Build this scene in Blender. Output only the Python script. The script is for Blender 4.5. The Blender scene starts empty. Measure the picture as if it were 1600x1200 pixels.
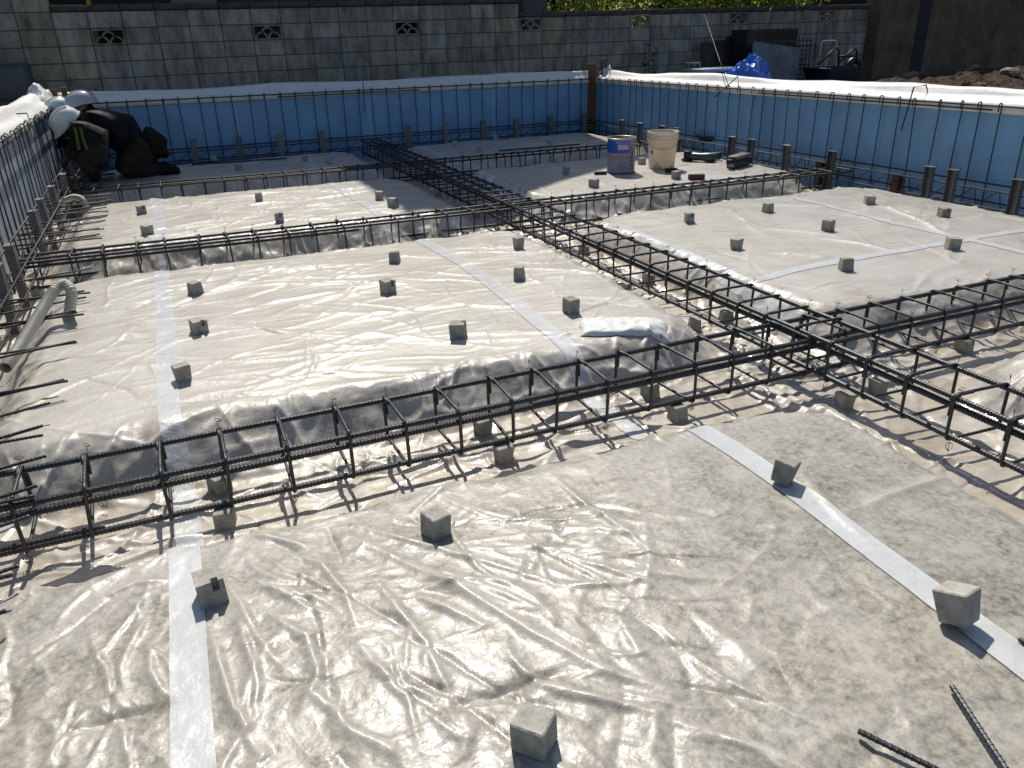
import bpy, bmesh, math, random
import numpy as np
from mathutils import Vector, Matrix

random.seed(7); rng = np.random.default_rng(11)
scn = bpy.context.scene
col = scn.collection
R = math.radians

# ------------------------------------------------------------------ camera
CAM_H = 1.22
YAW, PITCH, ROLL, FPX = .396696, .419901, -.0271906, 1207.9
def cam_axes():
    cy, sy, cp, sp = math.cos(YAW), math.sin(YAW), math.cos(PITCH), math.sin(PITCH)
    f = Vector((sy*cp, cy*cp, -sp)); r = Vector((cy, -sy, 0)); u = r.cross(f)
    cr, sr = math.cos(ROLL), math.sin(ROLL)
    return cr*r+sr*u, -sr*r+cr*u, f
AX_R, AX_U, AX_F = cam_axes()
cd = bpy.data.cameras.new('camera'); cam = bpy.data.objects.new('camera', cd); col.objects.link(cam)
cd.sensor_width = 36; cd.lens = FPX/1600*36; cd.clip_start = .05; cd.clip_end = 500
m = Matrix.Identity(4)
for i in range(3):
    m[i][0] = AX_R[i]; m[i][1] = AX_U[i]; m[i][2] = -AX_F[i]
m[0][3] = 0; m[1][3] = 0; m[2][3] = CAM_H
cam.matrix_world = m
scn.camera = cam

# ------------------------------------------------------------------ world, sun, exposure
SUN_EL, SUN_AZ = R(52), R(14)
w = bpy.data.worlds.new('World'); scn.world = w; w.use_nodes = True
nt = w.node_tree; nt.nodes.clear()
sky = nt.nodes.new('ShaderNodeTexSky'); sky.sky_type = 'NISHITA'; sky.sun_disc = False
sky.sun_elevation = SUN_EL; sky.sun_rotation = SUN_AZ; sky.air_density = 1.0; sky.dust_density = 1.2
bg = nt.nodes.new('ShaderNodeBackground'); bg.inputs[1].default_value = .085
wo = nt.nodes.new('ShaderNodeOutputWorld')
nt.links.new(sky.outputs[0], bg.inputs[0]); nt.links.new(bg.outputs[0], wo.inputs[0])
sd = bpy.data.lights.new('sun', 'SUN'); sun = bpy.data.objects.new('sun', sd); col.objects.link(sun)
sd.energy = 4.8; sd.angle = R(.53); sd.color = (1, .94, .84)
SDIR = Vector((math.sin(SUN_AZ)*math.cos(SUN_EL), math.cos(SUN_AZ)*math.cos(SUN_EL), math.sin(SUN_EL)))
sun.rotation_euler = SDIR.to_track_quat('Z', 'Y').to_euler(); sun.location = (0, 6, 20)
scn.view_settings.view_transform = 'Standard'; scn.view_settings.look = 'None'
scn.view_settings.gamma = 1; scn.view_settings.exposure = .0
scn.render.resolution_x = 1024; scn.render.resolution_y = 768

# ------------------------------------------------------------------ pixel -> world
CAMP = Vector((0, 0, CAM_H))
def ray(x, y): return AX_R*((x-800)/FPX) - AX_U*((y-600)/FPX) + AX_F
def P(x, y, z=-.03):
    d = ray(x, y); return CAMP + d*((z-CAM_H)/d.z)
def PY(x, y, Y):
    d = ray(x, y); return CAMP + d*(Y/d.y)
def PX(x, y, X):
    d = ray(x, y); return CAMP + d*(X/d.x)

# ------------------------------------------------------------------ materials
MATS = {}
def mat(name, color, rough=.6, metal=0., spec=.5, noise=None, bump=None, coat=0., coat_r=.1, vary=0.):
    """noise=(scale, dark factor, light factor), bump=(scale, strength, distance)"""
    if name in MATS: return MATS[name]
    mt = bpy.data.materials.new(name); mt.use_nodes = True; n = mt.node_tree.nodes; l = mt.node_tree.links
    b = n['Principled BSDF']
    b.inputs['Base Color'].default_value = (*color, 1); b.inputs['Roughness'].default_value = rough
    b.inputs['Metallic'].default_value = metal; b.inputs['Specular IOR Level'].default_value = spec
    b.inputs['Coat Weight'].default_value = coat; b.inputs['Coat Roughness'].default_value = coat_r
    tc = n.new('ShaderNodeTexCoord')
    out = None
    if noise:
        t = n.new('ShaderNodeTexNoise'); t.inputs['Scale'].default_value = noise[0]; t.inputs['Detail'].default_value = 7; t.inputs['Roughness'].default_value = .65
        l.new(tc.outputs['Object'], t.inputs['Vector'])
        r = n.new('ShaderNodeValToRGB'); r.color_ramp.elements[0].position = .3; r.color_ramp.elements[1].position = .7
        r.color_ramp.elements[0].color = (*[c*noise[1] for c in color], 1); r.color_ramp.elements[1].color = (*[min(1, c*noise[2]) for c in color], 1)
        l.new(t.outputs['Fac'], r.inputs[0]); out = r.outputs[0]
    if vary:
        oi = n.new('ShaderNodeObjectInfo'); mr = n.new('ShaderNodeMapRange'); mr.inputs[3].default_value = 1-vary; mr.inputs[4].default_value = 1+vary
        l.new(oi.outputs['Random'], mr.inputs[0])
        mx = n.new('ShaderNodeMix'); mx.data_type = 'RGBA'; mx.blend_type = 'MULTIPLY'; mx.inputs[0].default_value = 1
        if out: l.new(out, mx.inputs[6])
        else: mx.inputs[6].default_value = (*color, 1)
        l.new(mr.outputs[0], mx.inputs[7]); out = mx.outputs[2]
    if out: l.new(out, b.inputs['Base Color'])
    if bump:
        t2 = n.new('ShaderNodeTexNoise'); t2.inputs['Scale'].default_value = bump[0]; t2.inputs['Detail'].default_value = 6
        l.new(tc.outputs['Object'], t2.inputs['Vector'])
        bp = n.new('ShaderNodeBump'); bp.inputs['Strength'].default_value = bump[1]; bp.inputs['Distance'].default_value = bump[2]
        l.new(t2.outputs['Fac'], bp.inputs['Height']); l.new(bp.outputs[0], b.inputs['Normal'])
    MATS[name] = mt
    return mt

REBAR = mat('rebar_steel', (.036, .040, .045), .45, .4, .5, (30, .6, 1.5), (160, .5, .002))
def rust_on(mt, amount):
    n = mt.node_tree.nodes; l = mt.node_tree.links; b = n['Principled BSDF']; src = b.inputs['Base Color'].links[0].from_socket
    g = n.new('ShaderNodeNewGeometry'); t = n.new('ShaderNodeTexNoise'); t.inputs['Scale'].default_value = 7; t.inputs['Detail'].default_value = 4; l.new(g.outputs['Position'], t.inputs['Vector'])
    r = n.new('ShaderNodeMapRange'); r.inputs[1].default_value = .52; r.inputs[2].default_value = .72; r.inputs[4].default_value = amount; l.new(t.outputs['Fac'], r.inputs[0])
    mx = n.new('ShaderNodeMix'); mx.data_type = 'RGBA'; l.new(r.outputs[0], mx.inputs[0]); l.new(src, mx.inputs[6]); mx.inputs[7].default_value = (.11, .055, .03, 1); l.new(mx.outputs[2], b.inputs['Base Color'])
rust_on(REBAR, .32)
RUST = mat('rusty_wire', (.07, .035, .02), .7, .4)
CONC = mat('spacer_concrete', (.36, .35, .31), .9, 0, .3, (28, .62, 1.2), (70, .7, .005), vary=.16)
STEEL = mat('bracket_steel', (.17, .175, .175), .5, .55, .5, (12, .75, 1.25), vary=.15)
BLUE_LIT = mat('blue_foam_lit', (.42, .48, .56), .34, 0, .5, (3, .93, 1.05), (60, .15, .003))  # left-hand boards: glare of the grazing sun put into a paler colour
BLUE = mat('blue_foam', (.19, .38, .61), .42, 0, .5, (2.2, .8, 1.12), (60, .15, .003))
BLUE_PALE = mat('pale_foam_tape', (.27, .46, .68), .5)
SHEETW = mat('white_membrane', (.70, .70, .69), .5, 0, .4, (5, .9, 1.06), (14, .35, .012))
TIMBER = mat('timber', (.15, .085, .045), .8, 0, .3, (14, .6, 1.3), (40, .4, .004), vary=.1)
TIMBERD = mat('timber_dark', (.045, .028, .02), .8, 0, .3, (14, .6, 1.4), (40, .4, .004))
TAPE = mat('white_tape', (.68, .70, .71), .34, 0, .5, (7, .82, 1.06), (26, .6, .007), coat=.3)
SOIL = mat('soil', (.055, .037, .025), .95, 0, .2, (9, .5, 1.7), (14, 1.0, .05))
MORTAR = mat('mortar', (.11, .11, .10), .95, 0, .2, (12, .7, 1.2))
COPING = mat('coping_concrete', (.075, .078, .075), .95, 0, .2, (9, .6, 1.3), (40, .4, .006), vary=.1)
BROWNC = mat('stained_concrete', (.16, .12, .085), .95, 0, .2, (2.5, .5, 1.4), (20, .4, .01))
BLACKP = mat('black_plastic', (.012, .012, .013), .45, 0, .5)
DARKM = mat('dark_metal', (.02, .022, .025), .5, .6)
GLASSY = mat('grey_blue_panel', (.09, .14, .18), .3, 0, .5, (5, .55, 1.5))
TARP = mat('blue_tarp', (.015, .15, .66), .22, 0, .6, bump=(16, .8, .02), coat=.9, coat_r=.06)
PALEM = mat('pale_metal', (.62, .64, .66), .35, .3)
LEAF = mat('leaf', (.085, .13, .028), .5, 0, .5, vary=.2)
LEAF2 = mat('leaf_yellow_green', (.13, .16, .03), .5, 0, .5)
BARK = mat('bark', (.07, .05, .035), .9, 0, .2, (20, .6, 1.3), (30, .6, .01))
n = TAPE.node_tree.nodes; l = TAPE.node_tree.links     # the tape lets some of the film show
tp = n.new('ShaderNodeBsdfTransparent'); ms = n.new('ShaderNodeMixShader'); ms.inputs[0].default_value = .2
l.new(n['Principled BSDF'].outputs[0], ms.inputs[1]); l.new(tp.outputs[0], ms.inputs[2]); l.new(ms.outputs[0], n['Material Output'].inputs[0])
for mt in (LEAF, LEAF2):      # thin leaves let light through
    n = mt.node_tree.nodes; l = mt.node_tree.links; b = n['Principled BSDF']
    tr = n.new('ShaderNodeBsdfTranslucent'); tr.inputs[0].default_value = (.48, .55, .09, 1)
    mxs = n.new('ShaderNodeMixShader'); mxs.inputs[0].default_value = .4
    l.new(b.outputs[0], mxs.inputs[1]); l.new(tr.outputs[0], mxs.inputs[2]); l.new(mxs.outputs[0], n['Material Output'].inputs[0])

# ribs on plain rebar: a fine wave along the bar's own X axis
def rib_material():
    mt = REBAR.copy(); mt.name = 'rebar_ribbed'
    n = mt.node_tree.nodes; l = mt.node_tree.links
    tc = n.new('ShaderNodeTexCoord'); wv = n.new('ShaderNodeTexWave'); wv.bands_direction = 'X'
    wv.inputs['Scale'].default_value = 22; wv.inputs['Distortion'].default_value = 0
    l.new(tc.outputs['Object'], wv.inputs['Vector'])
    bp = n.new('ShaderNodeBump'); bp.inputs['Strength'].default_value = .8; bp.inputs['Distance'].default_value = .003
    l.new(wv.outputs['Fac'], bp.inputs['Height'])
    l.new(bp.outputs[0], n['Principled BSDF'].inputs['Normal'])
    return mt
REBAR_R = rib_material()

# ------------------------------------------------------------------ object helpers
def new_obj(name, me, material=None, parent=None, smooth=False):
    if material is not None and not me.materials: me.materials.append(material)
    if smooth: me.shade_smooth()
    o = bpy.data.objects.new(name, me); col.objects.link(o)
    if parent is not None: o.parent = parent
    return o
def tag(o, label, cat, group=None):
    o['label'] = label; o['category'] = cat
    if group: o['group'] = group
    return o
def struct(o): o['kind'] = 'structure'; return o
def empty(name, loc, label, cat, group=None, rz=0):
    o = bpy.data.objects.new(name, None); col.objects.link(o); o.location = loc; o.rotation_euler.z = rz
    o.empty_display_size = .1
    return tag(o, label, cat, group)
def mesh(verts, faces, name='m'):
    me = bpy.data.meshes.new(name); me.from_pydata([tuple(v) for v in verts], [], [tuple(f) for f in faces]); me.update(); return me
class MB:
    def __init__(s): s.v = []; s.f = []
    def add(s, v, f):
        k = len(s.v); s.v += [tuple(a) for a in v]; s.f += [tuple(i+k for i in q) for q in f]; return s
    def box(s, a, b, rot=None, org=None):
        x0, y0, z0 = a; x1, y1, z1 = b
        v = [Vector(p) for p in ((x0,y0,z0),(x1,y0,z0),(x1,y1,z0),(x0,y1,z0),(x0,y0,z1),(x1,y0,z1),(x1,y1,z1),(x0,y1,z1))]
        if rot is not None:
            o = Vector(org or (0,0,0)); v = [rot @ (p-o) + o for p in v]
        return s.add(v, [(0,3,2,1),(4,5,6,7),(0,1,5,4),(1,2,6,5),(2,3,7,6),(3,0,4,7)])
    def tube(s, pts, r, n=8, closed=False, cap=True):
        v, f = sweep(pts, r, n, closed, cap); return s.add(v, f)
    def mesh(s, name='m'): return mesh(s.v, s.f, name)
def sweep(pts, r, n=8, closed=False, cap=True):
    pts = [Vector(p) for p in pts]; N = len(pts); rs = r if isinstance(r, (list, tuple)) else [r]*N
    v = []; f = []; up = None
    for i, p in enumerate(pts):
        if closed: t = pts[(i+1) % N]-pts[i-1]
        else: t = pts[min(i+1, N-1)]-pts[max(i-1, 0)]
        t.normalize()
        if up is None:
            up = Vector((0,0,1)) if abs(t.z) < .9 else Vector((1,0,0))
        up = (up - t*up.dot(t));  up.normalize(); sd_ = t.cross(up)
        for k in range(n):
            a = 2*math.pi*k/n; v.append(p + (up*math.cos(a)+sd_*math.sin(a))*rs[i])
    M = N if closed else N-1
    for i in range(M):
        j = (i+1) % N
        for k in range(n):
            f.append((i*n+k, i*n+(k+1) % n, j*n+(k+1) % n, j*n+k))
    if cap and not closed:
        f.append(tuple(range(n-1, -1, -1))); f.append(tuple((N-1)*n+k for k in range(n)))
    return v, f
def lathe(profile, n=32):
    v = []; f = []
    for r, z in profile:
        for k in range(n):
            a = 2*math.pi*k/n; v.append((r*math.cos(a), r*math.sin(a), z))
    for i in range(len(profile)-1):
        for k in range(n):
            f.append((i*n+k, i*n+(k+1) % n, (i+1)*n+(k+1) % n, (i+1)*n+k))
    return v, f
def bevel_box(a, b, w=.004, seg=1):
    bm = bmesh.new(); bmesh.ops.create_cube(bm, size=1)
    for v in bm.verts:
        v.co = Vector([(a[i]+b[i])/2 + v.co[i]*(b[i]-a[i]) for i in range(3)])
    bmesh.ops.bevel(bm, geom=bm.edges[:], offset=w, segments=seg, affect='EDGES', profile=.7)
    me = bpy.data.meshes.new('bx'); bm.to_mesh(me); bm.free(); return me
def bar_mesh(L, r=.009, n=6):
    v, f = sweep([(0,0,0), (L,0,0)], r, n); return mesh(v, f)
_rb = {}
def ribbed_mesh(L, r=.0095, n=8, pitch=.0125):
    key = (round(L, 2), r)
    if key in _rb: return _rb[key]
    k = int(L/pitch); xs = []; rs = []
    for i in range(k):
        x = i*pitch
        xs += [x, x+pitch*.55, x+pitch*.7, x+pitch*.88]; rs += [r, r, r*1.16, r*1.16]
    xs.append(L); rs.append(r); xs = np.array(xs); rs = np.array(rs); N = len(xs)
    a = np.arange(n)*2*np.pi/n
    # the two long ribs of a deformed bar sit at the sides
    V = np.stack([np.repeat(xs, n), np.outer(rs, np.cos(a)).ravel(), np.outer(rs, np.sin(a)).ravel()], 1)
    i, j = np.meshgrid(np.arange(N-1), np.arange(n), indexing='ij')
    F = np.stack([i*n+j, i*n+(j+1) % n, (i+1)*n+(j+1) % n, (i+1)*n+j], -1).reshape(-1, 4)
    F = [tuple(q) for q in F.tolist()]+[tuple(range(n-1, -1, -1)), tuple((N-1)*n+q for q in range(n))]
    me = mesh(V.tolist(), F); _rb[key] = me; return me
def place_bar(name, p0, p1, r=.009, parent=None, ribbed=False, n=6, material=None):
    p0 = Vector(p0); p1 = Vector(p1); L = (p1-p0).length
    me = ribbed_mesh(L, r) if ribbed else bar_mesh(L, r, n)
    o = new_obj(name, me, material or (REBAR if ribbed else REBAR_R), parent, smooth=not ribbed)
    o.location = p0; o.rotation_mode = 'QUATERNION'; o.rotation_quaternion = (p1-p0).to_track_quat('X', 'Z'); return o
ORD = ['first','second','third','fourth','fifth','sixth','seventh','eighth','ninth','tenth','eleventh','twelfth','thirteenth','fourteenth','fifteenth','sixteenth']

# ------------------------------------------------------------------ numpy noise
_perm = rng.permutation(512); _perm = np.concatenate([_perm, _perm, _perm])
_ang = rng.random(512)*2*np.pi; _gx, _gy = np.cos(_ang), np.sin(_ang)
def pn(x, y):
    xi = np.floor(x).astype(np.int64); yi = np.floor(y).astype(np.int64); xf = x-xi; yf = y-yi
    u = xf*xf*xf*(xf*(xf*6-15)+10); v = yf*yf*yf*(yf*(yf*6-15)+10)
    def g(ix, iy, dx, dy):
        h = _perm[(_perm[ix & 511] + iy) & 511] & 511
        return _gx[h]*dx+_gy[h]*dy
    a = g(xi, yi, xf, yf); b = g(xi+1, yi, xf-1, yf); c = g(xi, yi+1, xf, yf-1); d = g(xi+1, yi+1, xf-1, yf-1)
    return (a+(b-a)*u)+((c+(d-c)*u)-(a+(b-a)*u))*v
def fbm(x, y, o=4):
    s = 0; a = 1
    for k in range(o): s = s+a*pn(x*2**k+17*k, y*2**k-9*k); a *= .5
    return s
def ridged(x, y): return 1-np.abs(pn(x, y))*2.2

# ================================================================== THE SETTING
XW, XE, YN = -1.10, 6.05, 10.94          # planes of the wall bars
GL = .22                                  # ground outside the pit
TOP, FLOOR = -.03, -.235
# ---- ground outside, one sheet with the pit left open
def build_ground():
    xs = [-120, -8, -4, -1.34, 6.29, 9, 13, 20, 120]; ys = [-120, -4, 0, 4, 8, 11.18, 12.5, 18, 120]
    v = [(x, y, GL) for y in ys for x in xs]; nx = len(xs); f = []
    for j in range(len(ys)-1):
        for i in range(nx-1):
            if i == 3 and 1 <= j <= 4: continue
            f.append((j*nx+i, j*nx+i+1, (j+1)*nx+i+1, (j+1)*nx+i))
    struct(new_obj('ground', mesh(v, f), SOIL))
build_ground()

# ---- the film over mounds and trenches
MOUNDS = [(-.74, 2.03, -6, 2.0), (-.74, 2.18, 2.86, 5.2), (-.74, 2.1, 6.0, 7.95), (-.74, 2.08, 8.86, 10.3),
          (3.02, 5.62, -6, 1.95), (2.86, 5.60, 2.70, 5.24), (2.92, 5.62, 5.98, 7.95), (2.93, 5.62, 8.82, 10.36)]
gxs = np.concatenate([np.linspace(-1.15, -.8, 36, endpoint=False), np.linspace(-.8, 2.15, 500, endpoint=False), np.linspace(2.15, 6.1, 350)])
ylist = [-3.0]
while ylist[-1] < 11.0:
    y = ylist[-1]; ylist.append(y + (.08 if y < .3 else max(.0053, .0028*y)))
gys = np.array(ylist)
GX, GY = np.meshgrid(gxs, gys)
def mound_sd(X, Y):
    d = np.full(X.shape, 9.)
    for x0, x1, y0, y1 in MOUNDS:
        r = .22
        qx = np.abs(X-(x0+x1)/2)-(x1-x0)/2+r; qy = np.abs(Y-(y0+y1)/2)-(y1-y0)/2+r
        s = np.hypot(np.maximum(qx, 0), np.maximum(qy, 0))+np.minimum(np.maximum(qx, qy), 0)-r
        d = np.minimum(d, s)
    return d
SD = mound_sd(GX, GY) + .05*fbm(GX*1.6, GY*1.6, 3) + .02*fbm(GX*6, GY*6, 2)
T = np.clip((SD+.05)/.26, 0, 1); T = T*T*(3-2*T)
Hh = TOP+(FLOOR-TOP)*T + .012*fbm(GX*1.1+3, GY*1.1, 3)*(1-T) - .02*np.clip((SD+.6)/.6, 0, 1)**2*(1-T)
on_top = 1-T
# wrinkle rasteriser
def wrinkle(pts, width, amp, sharp=1.2, acc=None):
    pts = np.array(pts, float); mg = width*5
    i0 = np.searchsorted(gxs, pts[:, 0].min()-mg); i1 = np.searchsorted(gxs, pts[:, 0].max()+mg)
    j0 = np.searchsorted(gys, pts[:, 1].min()-mg); j1 = np.searchsorted(gys, pts[:, 1].max()+mg)
    if i1-i0 < 2 or j1-j0 < 2: return
    X = GX[j0:j1, i0:i1]; Y = GY[j0:j1, i0:i1]
    best = np.full(X.shape, 1e9); par = np.zeros(X.shape); n = len(pts)-1
    for k in range(n):
        a, b = pts[k], pts[k+1]; d = b-a; L2 = d@d+1e-12
        t = np.clip(((X-a[0])*d[0]+(Y-a[1])*d[1])/L2, 0, 1)
        q = np.hypot(X-a[0]-t*d[0], Y-a[1]-t*d[1]); mk = q < best
        best = np.where(mk, q, best); par = np.where(mk, (k+t)/n, par)
    env = np.sin(np.pi*np.clip(par, .02, .98))**.6
    acc[j0:j1, i0:i1] += amp*env/(1+(best/width)**2)**sharp
W = np.zeros_like(Hh)
def curve(x, y, ang, L, bend, n=7):
    out = [(x, y)]; a = ang-bend/2
    for k in range(n):
        a += bend/n + random.gauss(0, .12); x += math.cos(a)*L/n; y += math.sin(a)*L/n; out.append((x, y))
    return out
# folds one can follow in the photograph on the near mound
for px, wd, am in [([(858,733),(905,780),(965,825),(1020,872)], .011, .012), ([(560,818),(640,845),(720,870),(800,893),(890,925)], .010, .010),
        ([(545,835),(630,880),(720,925),(830,995),(940,1050),(1080,1095)], .016, .014), ([(690,1110),(770,1090),(840,1065),(885,1055)], .016, -.012),
        ([(585,905),(625,960),(665,1010),(705,1095)], .011, .010), ([(640,930),(720,965),(770,990)], .010, .009),
        ([(330,985),(348,1050),(365,1110),(395,1150)], .010, .011), ([(372,965),(385,1010),(402,1060),(400,1130)], .009, .009),
        ([(90,1145),(160,1125),(230,1108),(280,1100)], .015, -.014), ([(232,1000),(236,1050),(258,1090)], .009, .010),
        ([(1000,800),(1015,880),(1005,950)], .018, .009), ([(962,960),(985,1000),(1005,1030)], .012, .009),
        ([(560,1010),(600,1060),(640,1100)], .012, .009), ([(535,1140),(580,1160),(640,1190)], .012, .010),
        ([(720,1190),(735,1150),(720,1110)], .012, .008), ([(380,820),(420,835),(480,850)], .010, .009),
        ([(700,720),(690,760),(640,800)], .010, .008), ([(440,860),(500,880),(540,930),(560,990)], .011, .010),
        ([(150,930),(210,905),(265,900)], .013, .010), ([(180,1060),(200,1010),(228,960)], .010, .009),
        ([(1330,800),(1400,770),(1480,735),(1520,715)], .02, .012), ([(1250,740),(1300,800),(1370,860)], .016, .008),
        ([(480,1080),(520,1110),(570,1180)], .012, .009), ([(420,960),(480,1000),(500,1060),(470,1120)], .012, .010),
        ([(1080,960),(1150,1010),(1200,1060)], .02, .007), ([(900,880),(960,900),(1060,905),(1160,910)], .018, .007)]:
    wrinkle([P(*q)[:2] for q in px], wd, am, 1.3, W)
def scatter(n, rect, angs, Ls, wd, am, acc=W, negp=.15):
    for _ in range(n):
        x = random.uniform(rect[0], rect[1]); y = random.uniform(rect[2], rect[3])
        a = random.choice(angs)+random.gauss(0, .28); L = random.uniform(*Ls)
        s = -1 if random.random() < negp else 1
        wrinkle(curve(x, y, a, L, random.gauss(0, .7)), random.uniform(*wd), s*random.uniform(*am), 1.3, acc)
# near mound: crumpled to the left, calmer to the right
def flow(a, b): d = P(*b)-P(*a); return math.atan2(d.y, d.x)
fr_ = flow((620, 880), (760, 975)); fl_ = flow((180, 1060), (232, 950)); fu_ = flow((1000, 840), (1010, 960))
scatter(95, (-.12, .85, .7, 1.95), [fr_, fr_, fr_+.3], (.14, .5), (.005, .011), (.003, .008), negp=.25)
scatter(60, (-.1, .75, .75, 1.95), [fr_+.9, fr_-.7], (.05, .18), (.004, .008), (.002, .0045), negp=.2)
scatter(60, (-.75, -.2, .8, 1.95), [fl_, fl_, fl_+.4], (.1, .4), (.005, .011), (.002, .007), negp=.25)
scatter(30, (.6, 1.4, .6, 1.8), [fr_, fu_], (.12, .45), (.009, .02), (.0015, .005), negp=.3)
scatter(40, (.8, 2.0, .6, 1.9), [-.5, .5, 1.3], (.1, .4), (.008, .02), (.001, .0035))
# mounds behind: long shallow folds mostly across the view
for x0, x1, y0, y1 in MOUNDS[1:4]:
    ar = (x1-x0)*(y1-y0)
    scatter(int(24*ar), (x0, x1, y0, y1), [.1, -.25, .35, 2.8], (.3, 1.1), (.008, .02), (.003, .008))
    scatter(int(8*ar), (x0, x1, y0, y1), [1.2, .8, -.9], (.15, .5), (.006, .014), (.002, .006))
for x0, x1, y0, y1 in MOUNDS[5:]:
    ar = (x1-x0)*(y1-y0)
    scatter(int(11*ar), (x0, x1, y0, y1), [.05, -.4, .5, 1.2], (.3, 1.0), (.009, .022), (.002, .007))
for px in [[(1200,357),(1260,362),(1320,368)], [(1290,372),(1340,380),(1400,392)], [(1200,395),(1260,400),(1300,404)], [(1380,262+60),(1440,345),(1480,370)]]:
    wrinkle([P(*q)[:2] for q in px], .02, .014, 1.3, W)
W *= (.35+.65*on_top)
# trench floors: heaped loose film, folds run along the trench
V = np.zeros_like(Hh)
for (x0, x1, y0, y1, along) in [(-1.05, 5.9, 2.1, 2.8, 0), (-1.05, 5.9, 5.15, 5.95, 0), (-1.05, 5.9, 7.8, 8.8, 0), (2.1, 2.95, 0, 10.6, 1), (-1.1, -.8, .8, 10.5, 1), (5.65, 6.0, 1.5, 10.5, 1)]:
    ar = (x1-x0)*(y1-y0); base = 0 if along == 0 else math.pi/2
    scatter(int(34*ar), (x0, x1, y0, y1), [base, base+.2, base-.2], (.25, .8), (.008, .02), (.005, .016), V, .1)
    scatter(int(26*ar), (x0, x1, y0, y1), [base+1.2, base-1.2], (.06, .25), (.005, .011), (.003, .010), V, .1)
V *= T
# slopes: fans of pleats down the side
S = np.zeros_like(Hh); sl = np.exp(-((SD-.09)/.12)**2)
for x0, x1, y0, y1 in MOUNDS:
    for e in range(4):
        L = (x1-x0) if e < 2 else (y1-y0)
        for _ in range(int(min(L, 4)*11)):
            t = random.random()
            if e < 2: x = x0+t*(x1-x0); y = y0 if e == 0 else y1; a = math.pi/2
            else: y = y0+t*(y1-y0); x = x0 if e == 2 else x1; a = 0
            if y < .3: continue
            s = (-1 if e in (0, 2) else 1)
            a = a+random.gauss(0, .45); L2 = random.uniform(.15, .4)
            wrinkle(curve(x-math.cos(a)*.07*s, y-math.sin(a)*.07*s, a if s > 0 else a+math.pi, L2, random.gauss(0, .4), 5), random.uniform(.005, .016), random.uniform(.006, .020), 1.3, S)
S *= np.clip(sl*1.3, 0, 1)
wx = GX+.05*pn(GX*7, GY*7); wy = GY+.05*pn(GX*7+40, GY*7)
near = np.clip((2.6-GY)/1.0, 0, 1)
cr = ridged(wx*16, wy*11)*.6+ridged(wx*36+5, wy*27)*.4
left = np.clip((1.1-GX)/.9, 0, 1)
fine = cr*(.0007+.0016*near*left)*(.5+.9*np.clip(fbm(GX*2.2, GY*2.2, 2)+.35, 0, 1)) + .0025*T*ridged(wx*9, wy*9)
slope_crumple = sl*(.010*ridged(wx*5+2, wy*7)+.006*ridged(wx*13, wy*11))
Hh = Hh+W+V+S+fine+slope_crumple
ny, nx = Hh.shape
gap = np.clip((W+S+V)/.008, 0, 1)                # 1 where the film stands off the gravel
def hfun(x, y):
    i = min(max(np.searchsorted(gxs, x)-1, 0), nx-2); j = min(max(np.searchsorted(gys, y)-1, 0), ny-2)
    u = (x-gxs[i])/(gxs[i+1]-gxs[i]); v = (y-gys[j])/(gys[j+1]-gys[j])
    return float((Hh[j, i]*(1-u)+Hh[j, i+1]*u)*(1-v)+(Hh[j+1, i]*(1-u)+Hh[j+1, i+1]*u)*v)
def hmean(x, y, r=.03): return sum(hfun(x+dx, y+dy) for dx in (-r, 0, r) for dy in (-r, 0, r))/9

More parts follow.
